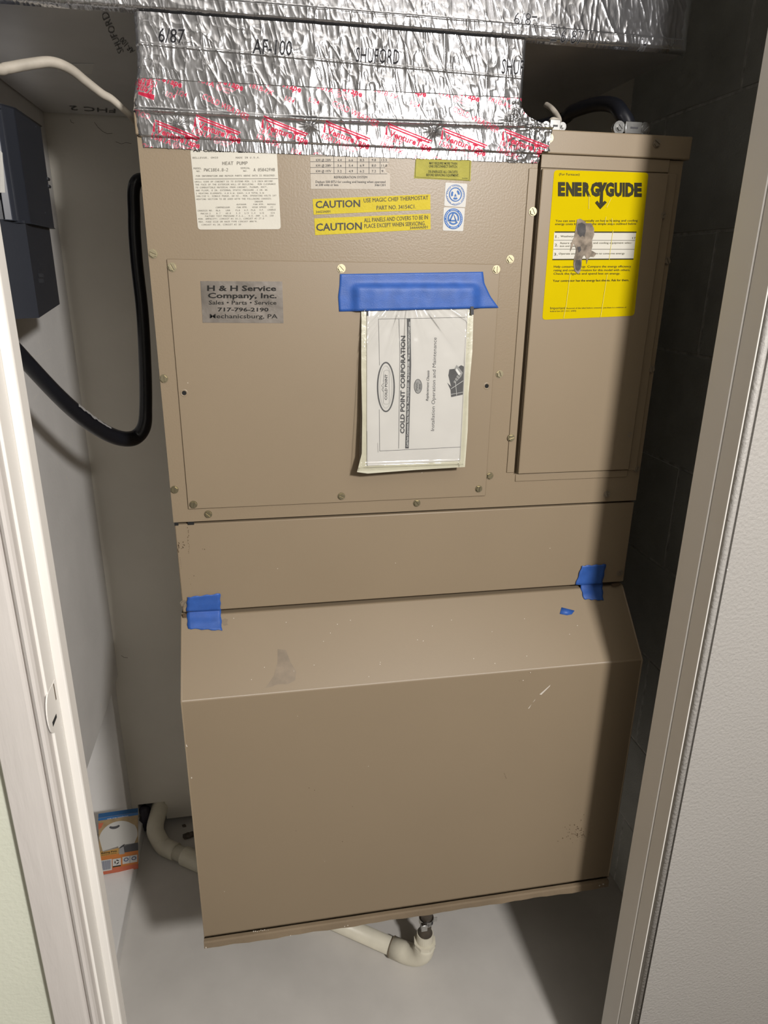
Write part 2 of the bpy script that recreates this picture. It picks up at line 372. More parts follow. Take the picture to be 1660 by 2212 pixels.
# bottom pan with a slightly wavy front lip
n = 60; V = []; F = []
for i in range(n + 1):
    x = -.003 + (W + .003) * i / n; wob = .0004 * math.sin(i * .55) + .0003 * math.sin(i * 1.7 + 1)
    sag = .0012 * math.exp(-((i - 42) / 10) ** 2)
    for (y, z) in ((-.074, ZH - .0012 + wob * .2), (-.0795, ZH - .0010 + wob * .3), (-.0805, ZH - .004), (-.0812 + wob, ZB + .002 + wob + sag), (-.0785, ZB + wob * .8), (.40, ZB)):
        V.append((x, y, z))
for i in range(n):
    for k in range(5): F.append((i * 6 + k, i * 6 + k + 1, (i + 1) * 6 + k + 1, (i + 1) * 6 + k))
F += [tuple(range(6)), tuple(range(n * 6, n * 6 + 6))[::-1]]
build('bottom_pan', V, F, TANR, unit, label='bottom pan lip with brown stains and chipped paint')
HS = Plane((0, .004, ZM - .0080), np.cross((1, 0, 0), (0, -.0805, ZC - ZM + .0080)))  # hood slope
if HS.n[1] > 0: HS.n = -HS.n
HF = PY(-.0765)
# stains and scratches on the paint
r_ = random.Random(3)
def speckle(acc, pts, pl, off=.0002):
    for (x, y, s) in pts:
        k = 6; poly(acc, [(x + s * (.6 + .6 * r_.random()) * math.cos(t * 6.283 / k), y + s * (.6 + .8 * r_.random()) * math.sin(t * 6.283 / k)) for t in range(k)], pl, off)
a = Acc()
speckle(a, [(386 + r_.gauss(0, 1.0), 1172 + i * 1.9, r_.uniform(.6, 1.7)) for i in range(12)], Plane((0, .0005, 0), (0, -1, 0)))
speckle(a, [(395 + r_.gauss(0, 1.5), 1176 + r_.uniform(-5, 10), r_.uniform(.6, 1.6)) for i in range(9)], Plane((0, .0005, 0), (0, -1, 0)))
speckle(a, [(407 + r_.gauss(0, 1) + (i > 10) * 2, 1140 + i * 3.4, r_.uniform(.5, 1.4)) for i in range(17)], Plane((0, .0005, 0), (0, -1, 0)))
speckle(a, [(389 + i * .6, 1205 + i * 4.5, .7) for i in range(6)], Plane((0, .0005, 0), (0, -1, 0)))
speckle(a, [(419, 1244, 1.2), (438, 1186, .9), (442, 1187, 1.2), (415, 1290, .6), (412, 1262, .6), (409, 1250, .6)], Plane((0, .0005, 0), (0, -1, 0)))
a.build('paint_chips', RUST, mid, label='dark brown paint chips')
a = Acc()
speckle(a, [(1246 + r_.gauss(0, 14), 1800 + r_.gauss(0, 9), r_.uniform(.5, 1.3)) for i in range(60)], HF)
speckle(a, [(1090 + i, 1670 + i * 3 + r_.uniform(-1, 1), .8) for i in range(5)] + [(1256, 1772, 1.3), (1262, 1760, 1), (668, 1702, 1), (680, 1707, .9), (762, 1742, .8), (740, 1818, .9), (640, 1795, .8)], HF)
a.build('rust_spots', RUST, hood, label='small brown rust spots')
a = Acc()
poly(a, [(600, 1402), (618, 1404), (628, 1430), (640, 1450), (638, 1470), (622, 1478), (600, 1478), (585, 1484), (574, 1486), (592, 1460), (600, 1430)], HS, .0002)
a.build('smudge', STAIN, hood, label='broad faint smudge on the sloped top')
a = Acc(); poly(a, [(480, 1339), (486, 1336), (493, 1338), (491, 1345), (493, 1350), (484, 1352), (479, 1346)], HS, .0002); a.build('smudge', STAIN, hood, label='small smudge beside the blue tape')
a = Acc()
for q in ([(1166, 1500), (1190, 1479), (1188, 1483), (1170, 1501)], [(1151, 1518), (1157, 1510), (1156, 1513)], [(1141, 1531), (1149, 1521), (1144, 1530)]): poly(a, q, HF, .0002)
speckle(a, [(r_.uniform(500, 1250), r_.uniform(1330, 1480), .9) for i in range(26)], HS)
speckle(a, [(402, 1610, 2), (404, 1612, 1.6), (414, 1680, 1.8)], HF)
a.build('scratches', SCRW, hood, label='white scratches and flecks')
a = Acc()
for i in range(9): speckle(a, [(548 + i * 4, 2013 - i * .6 + r_.uniform(-1.5, 1.5), r_.uniform(.6, 1.6))], Plane((0, -.0815, 0), (0, -1, 0)))
speckle(a, [(752, 1999, 1.5), (745, 2001, 1.2), (628, 2021, 1.3), (445, 2047, 2), (1304, 1910, 2.2), (1296, 1913, 1.6)], Plane((0, -.0815, 0), (0, -1, 0)))
a.build('chipped_edge', SCRW, hood)

# screws
def screw_mesh():
    bm = bmesh.new()
    def disc(r, y0, y1, k=20, cut=None, rot=0):
        pts = [(r * math.cos(2 * math.pi * i / k + rot), r * math.sin(2 * math.pi * i / k + rot)) for i in range(k)]
        if cut is not None:
            s = cut; c = .0007; out = []
            for i in range(k):
                p, q = pts[i], pts[(i + 1) % k]
                if p[0] * s > c: out.append(p)
                if (p[0] * s - c) * (q[0] * s - c) < 0:
                    t = (c * s - p[0]) / (q[0] - p[0]); out.append((c * s, p[1] + t * (q[1] - p[1])))
            pts = out
        V, F = prism([(x, y0, z) for x, z in pts], (0, y1 - y0, 0)); vs = [bm.verts.new(v) for v in V]
        for f in F: bm.faces.new([vs[i] for i in f])
    disc(.0051, 0, -.0009, 22); disc(.0041, -.0009, -.0018, 6, rot=.3); disc(.0041, -.0018, -.0030, 6, 1, .3); disc(.0041, -.0018, -.0030, 6, -1, .3)
    bmesh.ops.recalc_face_normals(bm, faces=bm.faces)
    me = bpy.data.meshes.new('screw'); bm.to_mesh(me); bm.free(); return me
sm = screw_mesh(); sm.materials.append(SCREWM); sm2 = sm.copy(); sm2.materials.clear(); sm2.materials.append(SCREWP)
def screws(L, parent, y, mesh=sm):
    pl = PY(y)
    for (px, py) in L:
        o = bpy.data.objects.new('screw', mesh); link(o, parent); p = pl.at(px, py, .001); o.location = (p[0], y, p[2]); o.rotation_euler = (0, r_.uniform(-1.3, 1.3), 0)
screws([(331, 548), (354, 818), (377, 1058), (450, 1111), (901, 1087), (1059, 1028), (1080, 808), (1103, 560)], up, 0)
screws([(1312, 1068), (1376, 1014), (1408, 798), (1442, 564)], up, 0, sm2)
screws([(372, 577), (738, 580), (1073, 582), (418, 1090), (738, 1072), (1035, 1056)], acc_p, -.0022)
screws([(1152, 457), (1105, 946)], f1, -.0016); screws([(1432, 465), (1360, 938)], f4, -.0016, sm2)
screws([(397, 1304), (1340, 1238)], mid, .0005, sm2)
cap_p = [o for o in unit.children if o.name.startswith('top_cap')][0]
screws([(1420, 309)], cap_p, -.0045, sm2); screws([(1188, 298)], cap_p, -.0045)
for px, py in ((398, 849), (1052, 834)):   # empty screw holes
    p = PY(-.0022).at(px, py); a = Acc(); k = 20
    Va = [(p[0] + r * math.cos(t * 6.2832 / k), y, p[2] + r * math.sin(t * 6.2832 / k)) for (r, y) in ((.0048, -.0023), (.0035, -.0029), (.0026, -.0023), (.0022, -.0010)) for t in range(k)]
    Fa = [(i * k + t, i * k + (t + 1) % k, (i + 1) * k + (t + 1) % k, (i + 1) * k + t) for i in range(3) for t in range(k)]
    h = build('hole_rim', Va, Fa, TAN, acc_p, smooth=True)
    build('screw_hole', *prism([(p[0] + .0030 * math.cos(t * 6.2832 / k), -.00235, p[2] + .0030 * math.sin(t * 6.2832 / k)) for t in range(k)], (0, .0001, 0)), DARK, h if False else acc_p)

# ------------------------------------------------------------------ stickers
def sticker(name, quad, pl, mt, parent, r=6, label=None, off=.0004):
    a = Acc(); decal(a, rnd_poly(quad, r) if r else quad, pl, off); return a.build(name, mt, parent, label=label)
def par(y0, x0, x1, yl, yr):  # baseline helper
    return (x0, yl), (x1, yr)
# rating plate
rl = sticker('rating_label', [(411, 322), (598, 322), (607, 495), (428, 496)], P0, WHITEP, unit, 7, 'off-white heat pump rating label with dot matrix print')
a = Acc(); b_ = Acc()
def rp(x, y): return (400 + x / 6.385, 310 + y / 6.385)
txt(b_, 'Air Conditioning', rp(110, 112), rp(690, 118), 7, P0, bold=.03)
line(b_, rp(732, 118), rp(800, 118), 2.5, P0); txt(b_, 'M', rp(810, 126), rp(860, 126), 6, P0, bold=.02)
R = [('BELLEVUE, OHIO', 105, 455, 208, 32), ('MADE IN U.S.A.', 700, 1030, 206, 32), ('HEAT PUMP', 515, 862, 295, 62), ('MODEL', 118, 228, 355, 34), ('NO.', 160, 215, 392, 28), ('PWC18E4.8-2', 262, 592, 385, 58),
     ('SERIAL', 768, 898, 350, 32), ('NO.', 805, 862, 388, 28), ('A 05042FHB', 945, 1240, 383, 58), ('FOR INFORMATION AND REPAIR PARTS ABOVE DATA IS REQUIRED.', 152, 1248, 460, 32),
     ('GRILL SIDE OF CABINET IS TO EXTEND MIN. 1/4 INCH BEYOND', 135, 1210, 537, 28), ('THE FACE OF THE EXTERIOR WALL OF BUILDING.  MIN CLEARANCE', 140, 1250, 577, 28),
     ('TO COMBUSTIBLE MATERIAL FROM CABINET, PLENUM, DUCT,', 145, 1135, 617, 28), ('AND FLOOR, 0 IN. EXTERNAL STATIC PRESSURE .1 IN. WC', 148, 1140, 657, 28),
     ('1 HEATING ELEMENTS, 4.8 K.W. EACH, 4.8 TOTAL K.W.', 152, 1100, 698, 28), ('208/230 V. SINGLE PHASE, 60 HZ., MIN. OPERATING VOLTS 197', 155, 1260, 736, 28),
     ('HEATING SECTION TO BE USED WITH THE FOLLOWING CHASSIS:', 158, 1195, 778, 28), ('INDOOR', 962, 1075, 810, 26), ('OUTDOOR', 712, 845, 850, 26), ('FAN MTR.', 945, 1090, 848, 26), ('REFRIG', 1138, 1250, 848, 26),
     ('COMPRESSOR', 425, 618, 892, 28), ('FAN MTR.', 715, 862, 890, 28), ('HIGH SPEED', 930, 1118, 888, 28), ('22', 1180, 1215, 886, 28), ('CHASSIS NO.', 175, 382, 936, 28), ('RLA', 428, 485, 934, 28), ('LRA', 565, 622, 932, 28),
     ('FLA', 700, 760, 930, 28), ('H.P.', 820, 880, 930, 28), ('FLA', 912, 970, 928, 28), ('H.P.', 1030, 1085, 926, 28), ('CHARGE', 1142, 1252, 924, 28), ('PWC18-2', 218, 352, 976, 28), ('9.7', 432, 488, 974, 28), ('48.0', 560, 632, 972, 28),
     ('1.3', 705, 762, 970, 28), ('1/3', 820, 876, 970, 28), ('1.4', 918, 970, 968, 28), ('1/6', 1032, 1088, 968, 28), ('124', 1185, 1238, 966, 28), ('FACTORY TEST PRESSURE P.S.I.,  H.S. 300  L.S. 150', 278, 1220, 1012, 28),
     ('MIN. AMPACITY: CIRCUIT #1 15.2, CIRCUIT #2 27.6', 185, 1090, 1050, 28), ('MAX. FUSE SIZE OR HACR TYPE CIRCUIT BRK"R.', 190, 998, 1090, 28), ('CIRCUIT #1 20, CIRCUIT #2 30', 230, 772, 1130, 28)]
FONT = MONO
for s, x0, x1, y, h in R: txt(a, s, rp(x0, y), rp(x1, y - (x1 - x0) * .008), h / 6.385, P0, bold=-.005 if h < 40 else 0)
FONT = SANS
line(a, rp(135, 490), rp(1280, 483), .8, P0)
a.build('printing', INKG, rl); b_.build('heading', INK, rl)
# capacity table label (top corner torn away)
rl = sticker('capacity_label', [(670, 330), (842, 335), (840, 352), (830, 361), (836, 372), (843, 375), (843, 409), (672, 408)], P0, BEIGEP, unit, 0, 'torn beige electrical capacity table label')
def cp(x, y): return (660 + x / 4.15, 310 + y / 4.15)
a = Acc()
for i, (y, L) in enumerate(((158, ('KW @ 230V', '4.4', '6.6', '8.5', '9.8', '13.5')), (207, ('KW @ 208V', '3.6', '5.4', '6.9', '8.0', '11.0')), (258, ('KW @ 197V', '3.2', '4.9', '6.2', '7.2', '9.')))):
    for s, x, wd in zip(L, (97, 288, 390, 490, 596, 683), (135, 38, 38, 38, 38, 50 if i < 2 else 26)): txt(a, s, cp(x, y), cp(x + wd, y), 5.2, P0)
for y, x1 in ((112, 745), (163, 750), (214, 715), (268, 735)): line(a, cp(45, y), cp(x1, y + 3), .7, P0)
for x in (256, 360, 466, 570): line(a, cp(x, 112), cp(x + 2, 268), .7, P0)
line(a, cp(670, 112), cp(672, 268), .7, P0)
txt(a, 'REFRIGERATION SYSTEM', cp(258, 312), cp(555, 312), 5.2, P0); txt(a, 'Deduct 500 BTU for cooling and heating when operated', cp(92, 353), cp(718, 353), 5.2, P0)
txt(a, 'at 208 volts or less.', cp(92, 380), cp(300, 380), 5.2, P0); txt(a, '3461201', cp(622, 382), cp(718, 382), 5.2, P0); a.build('printing', INKR, rl)
# disconnect notice
rl = sticker('notice_label', [(899, 335), (1019, 338), (1017, 391), (895, 385)], P0, OLIVE, unit, 0, 'olive yellow disconnect switch notice label')
a = Acc()
for s, x0, x1, y in (('MAY REQUIRE MORE THAN', 1112, 1362, 186), ('ONE DISCONNECT SWITCH.', 1110, 1365, 214), ('DE-ENERGIZE ALL CIRCUITS', 1105, 1365, 262), ('BEFORE SERVICING EQUIPMENT.', 1085, 1378, 292)):
    txt(a, s, cp(x0, y), cp(x1, y + 4), 5.6, P0, bold=.01)
txt(a, '34424', cp(1405, 316), cp(1455, 318), 2.6, P0)
for p, q in (((985, 300), (1470, 330)), ((985, 300), (992, 128)), ((1470, 330), (1478, 150))): line(a, cp(*p), cp(*q), .6, P0)
a.build('printing', mat('olive_ink', (.09, .09, .03), .5), rl)
# caution labels
rl = sticker('caution_label', [cp(65, 498), cp(1120, 455), cp(1123, 592), cp(75, 638)], P0, YELC, unit, 0, 'yellow caution label naming the thermostat part number')
a = Acc(); txt(a, 'CAUTION', cp(93, 578), cp(492, 566), 15.5, P0, bold=.018); txt(a, '34423A001', cp(95, 624), cp(225, 618), 5.2, P0)
txt(a, 'USE MAGIC CHEF THERMOSTAT', cp(525, 528), cp(1103, 502), 9, P0); txt(a, 'PART NO. 34154C1.', cp(640, 594), cp(992, 582), 9, P0); a.build('printing', INKR, rl)
rl = sticker('caution_label', [cp(80, 672), cp(1122, 628), cp(1124, 768), cp(88, 822)], P0, YELC, unit, 0, 'yellow caution label about keeping panels and covers in place')
a = Acc(); txt(a, 'CAUTION', cp(98, 782), cp(508, 770), 16, P0, bold=.018); txt(a, 'ALL PANELS AND COVERS TO BE IN', cp(528, 706), cp(1100, 678), 9.2, P0)
txt(a, 'PLACE EXCEPT WHEN SERVICING.', cp(530, 758), cp(1078, 732), 9.2, P0); txt(a, '34444A001', cp(938, 768), cp(1098, 760), 6, P0); a.build('printing', INKR, rl)
# two round certification stickers
def cert(quad, cx, cy, inv, label):
    s = sticker('certification_label', quad, P0, CWHITE, unit, 3, label); b = Acc(); wh = Acc(); rx, ry = 20, 22.5
    if inv:
        ringm(b, cx, cy, rx, ry, 5.2, P0); ringm(b, cx, cy - 1, 12.6, 14, 3.4, P0, a0=150, a1=385); ringm(b, cx, cy - 1, 12.6, 14, 3.4, P0, a0=40, a1=140)
        for q in ([(cx - .6, cy - 14), (cx + 3, cy - 14), (cx - 6, cy + 4), (cx - 9, cy + 4)], [(cx + 1, cy - 9), (cx + 3.2, cy - 6), (cx + 9, cy + 9), (cx + 5.5, cy + 9)], [(cx - 12.5, cy + 2.5), (cx + 3, cy + 2.5), (cx + 4, cy + 5.6), (cx - 12, cy + 5.6)]): poly(b, q, P0, .0011)
    else:
        ringm(b, cx, cy, rx, ry, 1.0, P0); ringm(b, cx, cy - 1, 14, 15.5, 2.2, P0)
        for a0 in (158, 300, 60): ringm(b, cx, cy - 1, 9.5, 11, 4.2, P0, a0=a0, a1=a0 + 62)
        poly(b, [(cx, cy - 3), (cx + 2.6, cy + 3.2), (cx - 2.6, cy + 3.2)], P0, .0011)
    n = 34; tgt = wh if inv else b; s_ = 'CERTIFIED TO THE STANDARD OF'
    for i in range(n):   # tiny ring lettering
        an = 2 * math.pi * i / n; ca, sa = math.cos(an), math.sin(an); R1x, R1y = 17.4, 19.6
        p = (cx + R1x * ca, cy + R1y * sa); t = (-sa, ca); nn = (ca, sa)
        if i % 6 == 5: continue
        poly(tgt, [(p[0] + t[0] * u * .9 + nn[0] * v * .85, p[1] + t[1] * u * .9 + nn[1] * v * .85) for u, v in ((-1, -1), (.2, -1), (1, .2), (.3, 1), (-1, 1))], P0, .001)
    b.build('emblem', BLUEI, s)
    if inv: wh.build('ring_lettering', WHITEI, s)
cert([(963, 394), (1010, 397), (1006, 448), (960, 445)], 984.5, 421, False, 'upper white certification sticker with thin blue round emblem')
cert([(959, 447.5), (1005, 449.5), (1001, 499.5), (957, 498)], 980, 472.5, True, 'lower white certification sticker with solid blue round emblem')
# service company sticker
PA = PY(-.0022)
rl = sticker('service_label', [(433, 607), (610, 608), (613, 698), (438, 697)], PA, CHROME, acc_p, 0, 'shiny silver service company sticker with black lettering')
def sp_(x, y): return (300 + x / 3.609, 540 + y / 3.609)
a = Acc()
for s, x0, x1, y, h, bo in (('H & H Service', 533, 1072, 318, 42, .03), ('Company, Inc.', 538, 1075, 374, 40, .03), ('Sales \u2022 Parts \u2022 Service', 546, 1074, 425, 32, .015), ('717-796-2190', 615, 1012, 478, 29, .03), ('Mechanicsburg, PA', 553, 1082, 532, 34, .010)):
    txt(a, s, sp_(x0, y), sp_(x1, y + 1), h / 3.609, PA, bold=bo)
a.build('printing', INK, rl)
# energy guide label on the control door
PD = PY(-.0045)
eg = sticker('energy_label', [(1198, 367), (1402, 373), (1371, 682), (1172, 691)], PD, YELP, door, 8, 'large bright yellow energy guide label with a torn patch')
def ep(x, y): return (1160 + x / 5.929, 350 + y / 5.929)
a = Acc(); sf = Acc()
txt(sf, '(For Furnaces)', ep(288, 170), ep(550, 173), 5.2, PD)
# heavy display lettering, condensed and tight
for ch, x0, x1 in (('E', 275, 362), ('N', 378, 482), ('E', 490, 575), ('R', 592, 690), ('G', 694, 806), ('G', 882, 990), ('U', 1000, 1092), ('I', 1102, 1128), ('D', 1138, 1246), ('E', 1252, 1345)):
    txt(a, ch, ep(x0 - 2, 424 + (x0 - 275) * .009), ep(x1 + 2, 424 + (x1 - 275) * .009), 27.5, PD, bold=.062)
for q in ([(790, 258), (835, 258), (850, 330), (822, 420)], [(905, 262), (862, 262), (838, 330), (852, 380)], [(822, 320), (855, 320), (848, 540), (806, 540)], [(752, 520), (778, 493), (818, 548), (872, 495), (900, 517), (818, 602)]):
    _k = globals().get('_k', 0) + 1; poly(a, [ep(*p) for p in q], PD, .0009 + .00012 * _k)
wh = Acc(); poly(wh, [ep(225, 900), ep(1275, 900), ep(1240, 1240), ep(205, 1245)], PD, .0006); wh.build('list_panel', WHITEP, eg)
for y, x0, x1, wd in ((896, 235, 1280, 2.6), (1248, 203, 1240, 2.4), (1001, 222, 1262, .7), (1116, 214, 1252, .7)): line(a, ep(x0, y), ep(x1, y + 2 if y < 1200 else y - 6), wd, PD, .0010)
for s, x0, x1, y, h in (('You can save substantially on home heating and cooling', 245, 1295, 765, 28), ('energy costs by following the simple steps outlined below', 238, 1280, 806, 28),
                        ('1.', 243, 282, 972, 36), ('Weatherproof and insulate', 308, 720, 962, 24), ('17', 1228, 1268, 985, 24), ('2.', 232, 275, 1080, 36), ('Assure effective heating and cooling equipment selec-', 298, 1222, 1048, 24), ('tion and maintenance', 296, 620, 1086, 22),
                        ('3.', 222, 268, 1198, 36), ('Operate and maintain system to conserve energy', 285, 1128, 1184, 24),
                        ('Help conserve energy. Compare the energy efficiency', 222, 1210, 1352, 28), ('rating and cost information for this model with others.', 220, 1198, 1398, 28), ('Check the figures and spend less on energy.', 218, 1072, 1442, 28)):
    txt(sf, s, ep(x0, y), ep(x1, y - (x1 - x0) * .004), h / 5.929, PD, .0010)
txt(sf, 'Important', ep(175, 1886), ep(368, 1883), 5.5, PD); txt(sf, 'Removal of this label before consumer purchase is a violation of', ep(385, 1882), ep(1150, 1868), 3.2, PD); txt(sf, 'federal law (42 U.S.C. 6302)', ep(172, 1920), ep(505, 1914), 3.2, PD)
txt(a, 'Your contractor has the energy fact sheets. Ask for them.', ep(208, 1534), ep(1182, 1524), 4.8, PD, bold=.012)
a.build('heading', mat('brown_black_ink', (.03, .027, .012), .5), eg); sf.build('printing', mat('small_brown_ink', (.06, .055, .02), .5), eg)
t1 = Acc(); t2 = Acc()
poly(t1, [ep(*p) for p in ((520, 735), (560, 725), (600, 748), (640, 785), (700, 780), (735, 850), (738, 930), (710, 1000), (715, 1080), (700, 1130), (768, 1170), (735, 1215), (690, 1212), (660, 1240), (640, 1310), (635, 1230), (620, 1195), (600, 1200), (580, 1240), (575, 1330), (560, 1400), (535, 1432), (490, 1400), (472, 1310), (478, 1240), (500, 1170), (505, 1110), (480, 1040), (430, 1150), (440, 1050), (480, 960), (500, 860))], PD, .0013)
for q in (((530, 790), (580, 775), (625, 800), (632, 880), (610, 960), (590, 940), (560, 960), (530, 920), (515, 850)), ((505, 1260), (555, 1250), (570, 1290), (560, 1370), (530, 1400), (500, 1370), (492, 1310)), ((520, 1090), (560, 1080), (570, 1130), (540, 1160))): poly(t2, [ep(*p) for p in q], PD, .0016)
t1.build('torn_patch', TORN, eg, label='grey brown torn patch'); t2.build('torn_patch', TORND, eg)
cr = Acc()
for p, q in (((672, 425), (668, 600)), ((955, 465), (895, 585)), ((890, 700), (875, 790)), ((980, 870), (930, 1250)), ((905, 1440), (820, 1990)), ((430, 1430), (380, 1830)), ((380, 1830), (345, 2000)), ((965, 720), (975, 800))):
    line(cr, ep(*p), ep(*q), .9, PD, .0013)
cr.build('crease', mat('pale_yellow_crease', (.75, .65, .15), .3), eg)

# ------------------------------------------------------------------ painter's tape
def tape(name, V, F, label, cat='tape', group=None):
    o = build(name, V, F, TAPEB, smooth=False); md = o.modifiers.new('thick', 'SOLIDIFY'); md.thickness = .0003; md.offset = 0
    for p in o.data.polygons: p.use_smooth = True
    return tag(o, label, cat, group)
def bend(qu, ql, n=10, m_=10):
    """strip across the seam: upper rows on the middle band, lower rows on the hood slope"""
    V = []; PU = PY(-.0014)
    for jx, (qa, pl) in enumerate(((qu, 0), (ql, 1))):
        for i in range(m_ + 1):
            v = i / m_
            for k in range(n + 1):
                u = k / n; x = (1 - v) * ((1 - u) * qa[0][0] + u * qa[1][0]) + v * ((1 - u) * qa[3][0] + u * qa[2][0]); y = (1 - v) * ((1 - u) * qa[0][1] + u * qa[1][1]) + v * ((1 - u) * qa[3][1] + u * qa[2][1])
                x += .8 * math.sin(i * 1.3 + jx) * (k in (0, n)) ; y += 1.2 * math.sin(k * 1.9) * ((jx == 0 and i == 0) or (jx == 1 and i == m_))
                w_ = .0012 * float(vn(np.array(u * 3 + 5), np.array(v * 3 + jx * 3)))
                if pl == 0: V.append(PU.at(x, y, w_))
                else: V.append(HS.at(x, y, .0012 * (1 - .4 * v) + w_))
    R_ = 2 * (m_ + 1); F = [(r * (n + 1) + k, r * (n + 1) + k + 1, (r + 1) * (n + 1) + k + 1, (r + 1) * (n + 1) + k) for r in range(R_ - 1) for k in range(n)]
    return V, F
V, F = bend([(405, 1290), (476, 1282), (477, 1317), (403, 1321)], [(403.5, 1321.5), (477, 1317.5), (480, 1362), (406, 1358)])
tape('painters_tape', V, F, 'square of blue tape on the left end of the hood seam')
V, F = bend([(1258, 1222), (1310, 1219), (1302, 1260), (1244, 1263)], [(1254, 1263.5), (1302, 1260.5), (1304, 1297), (1262, 1294)])
tape('painters_tape', V, F, 'torn blue tape piece on the right end of the hood seam')
P = [HS.at(x, y, .0008) for x, y in ((1214, 1312), (1242, 1319), (1236, 1327), (1226, 1329), (1210, 1326))]
tape('painters_tape', P, [(0, 1, 2, 3, 4)], 'tiny blue tape scrap on the sloped hood top')

# ------------------------------------------------------------------ manual in a plastic bag
pt0 = PY(-.0045).at(800, 660); pt1 = PY(-.026).at(800, 1015)
MN = np.cross((1, 0, 0), pt1 - pt0); MN = MN if MN[1] < 0 else -MN
MP = Plane(pt0, MN)
man = thing('manual_packet', 'white installation manual in a clear plastic bag hanging below blue tape', 'manual', tuple(PY(-.02).at(890, 1015)))
a = Acc(); decal(a, [(782, 655), (1023, 652), (1020, 760), (1012, 850), (1010, 930), (1004, 1008), (900, 1014), (795, 1022), (773, 1019), (783, 980), (784, 900), (782, 800)], MP, .0, .0012)
a.build('bag_back', CREAM, man, bevel=.001, label='cream coloured rear of the plastic bag')
a = Acc(); decal(a, [(793, 660), (1012, 657), (1003, 840), (995, 995), (795, 1006), (793, 1004)], MP, .0015, .0012)
bk = a.build('booklet', PAPER, man)
def mp(x, y): return (710 + x / 4.15, 570 + y / 4.15)
a = Acc(); g = Acc(); lg = Acc(); wt = Acc(); O = .0017
for p, q, wd in (((448, 495), (1225, 480), .8), ((448, 495), (458, 910), .8), ((456, 1305), (460, 1678), .8), ((460, 1678), (1185, 1642), .8), ((632, 495), (640, 800), .9), ((640, 800), (630, 1655), .9), ((703, 492), (708, 520), .6)): line(a, mp(*p), mp(*q), wd, MP, O)
poly(g, [mp(*p) for p in ((703, 492), (735, 490), (742, 900), (720, 1655), (688, 1655), (708, 900))], MP, O)
txt(wt, 'Cold Point Corporation, Rome, New York   Phone (315)339-2331   Fax (315)339-3308   Web www.COLDPOINTCORP.com', mp(714, 1640), mp(733, 520), 4, MP, O + .0003, bold=.01)
txt(g, 'COLD POINT CORPORATION', mp(680, 1522), mp(688, 645), 9.0, MP, O, bold=.045)
txt(a, 'Replacement Chassis', mp(895, 1230), mp(905, 955), 5.4, MP, O, bold=.015, shear=.25)
txt(a, 'Installation Operation and Maintenance', mp(948, 1498), mp(970, 660), 7.6, MP, O)
ringm(g, *mp(515, 1104), 19.5, 54.5, 3.2, MP, O); ringm(lg, *mp(515, 1104), 13.5, 46, .7, MP, O)
rr = rnd_poly([mp(495, 955), mp(545, 952), mp(545, 1258), mp(492, 1258)], 5)
for i in range(len(rr)): line(lg, rr[i], rr[(i + 1) % len(rr)], .8, MP, O)
txt(g, 'COLD POINT', mp(525, 1220), mp(528, 990), 5.2, MP, O, bold=.03)
txt(lg, 'Climate', mp(500, 1058), mp(503, 1000), 3.2, MP, O)
for p, q in (((495, 1150), (478, 1125)), ((478, 1125), (492, 1110)), ((492, 1110), (475, 1092)), ((475, 1092), (496, 1068))): line(a, mp(*p), mp(*q), .7, MP, O)
ringm(g, *mp(803, 1098), 8.8, 15.8, 1.4, MP, O); poly(lg, ell(*mp(803, 1098), 7.2, 14.2), MP, O - .0001)
txt(a, 'PWC', mp(802, 1135), mp(804, 1062), 4.8, MP, O + .0003); txt(a, 'SERIES', mp(824, 1126), mp(826, 1075), 2.4, MP, O + .0003, bold=.02)
# picture of the chassis on the cover
poly(g, [mp(*p) for p in ((1066, 1065), (1095, 1130), (1100, 1195), (1205, 1172), (1210, 1060), (1215, 920), (1190, 908), (1140, 940), (1085, 945), (1075, 1000), (1100, 1100))], MP, O)
poly(lg, [mp(*p) for p in ((1150, 905), (1205, 975), (1190, 1010), (1135, 1070), (1120, 1060), (1160, 990), (1130, 940))], MP, O + .0002)
poly(wt, [mp(*p) for p in ((1150, 935), (1185, 985), (1170, 1000), (1140, 955))], MP, O + .0004)
for k in range(3): line(a, mp(1128 + k * 14, 1035 - k * 22), mp(1150 + k * 14, 1055 - k * 22), 1.2, MP, O + .0004)
for k in range(3): line(a, mp(1085 + k * 10, 965 + k * 14), mp(1130 + k * 6, 950 + k * 12), 1.0, MP, O + .0004)
line(wt, mp(1100, 1120), mp(1208, 1048), .8, MP, O + .0004); line(wt, mp(1140, 1060), mp(1150, 1180), .7, MP, O + .0004); line(wt, mp(1098, 1170), mp(1206, 1150), .7, MP, O + .0004)
for q in (((344, 425), (364, 425), (366, 466), (344, 466)),): poly(a, [mp(*p) for p in q], MP, O)
line(a, mp(440, 1605), mp(445, 1690), .5, MP, O); line(a, mp(346, 1500), mp(350, 1815), .4, MP, O)
a.build('printing', INKR, bk); g.build('cover_art', MIDG, bk); lg.build('logo_plate', LTG, bk); wt.build('white_lettering', WHITEI, bk)
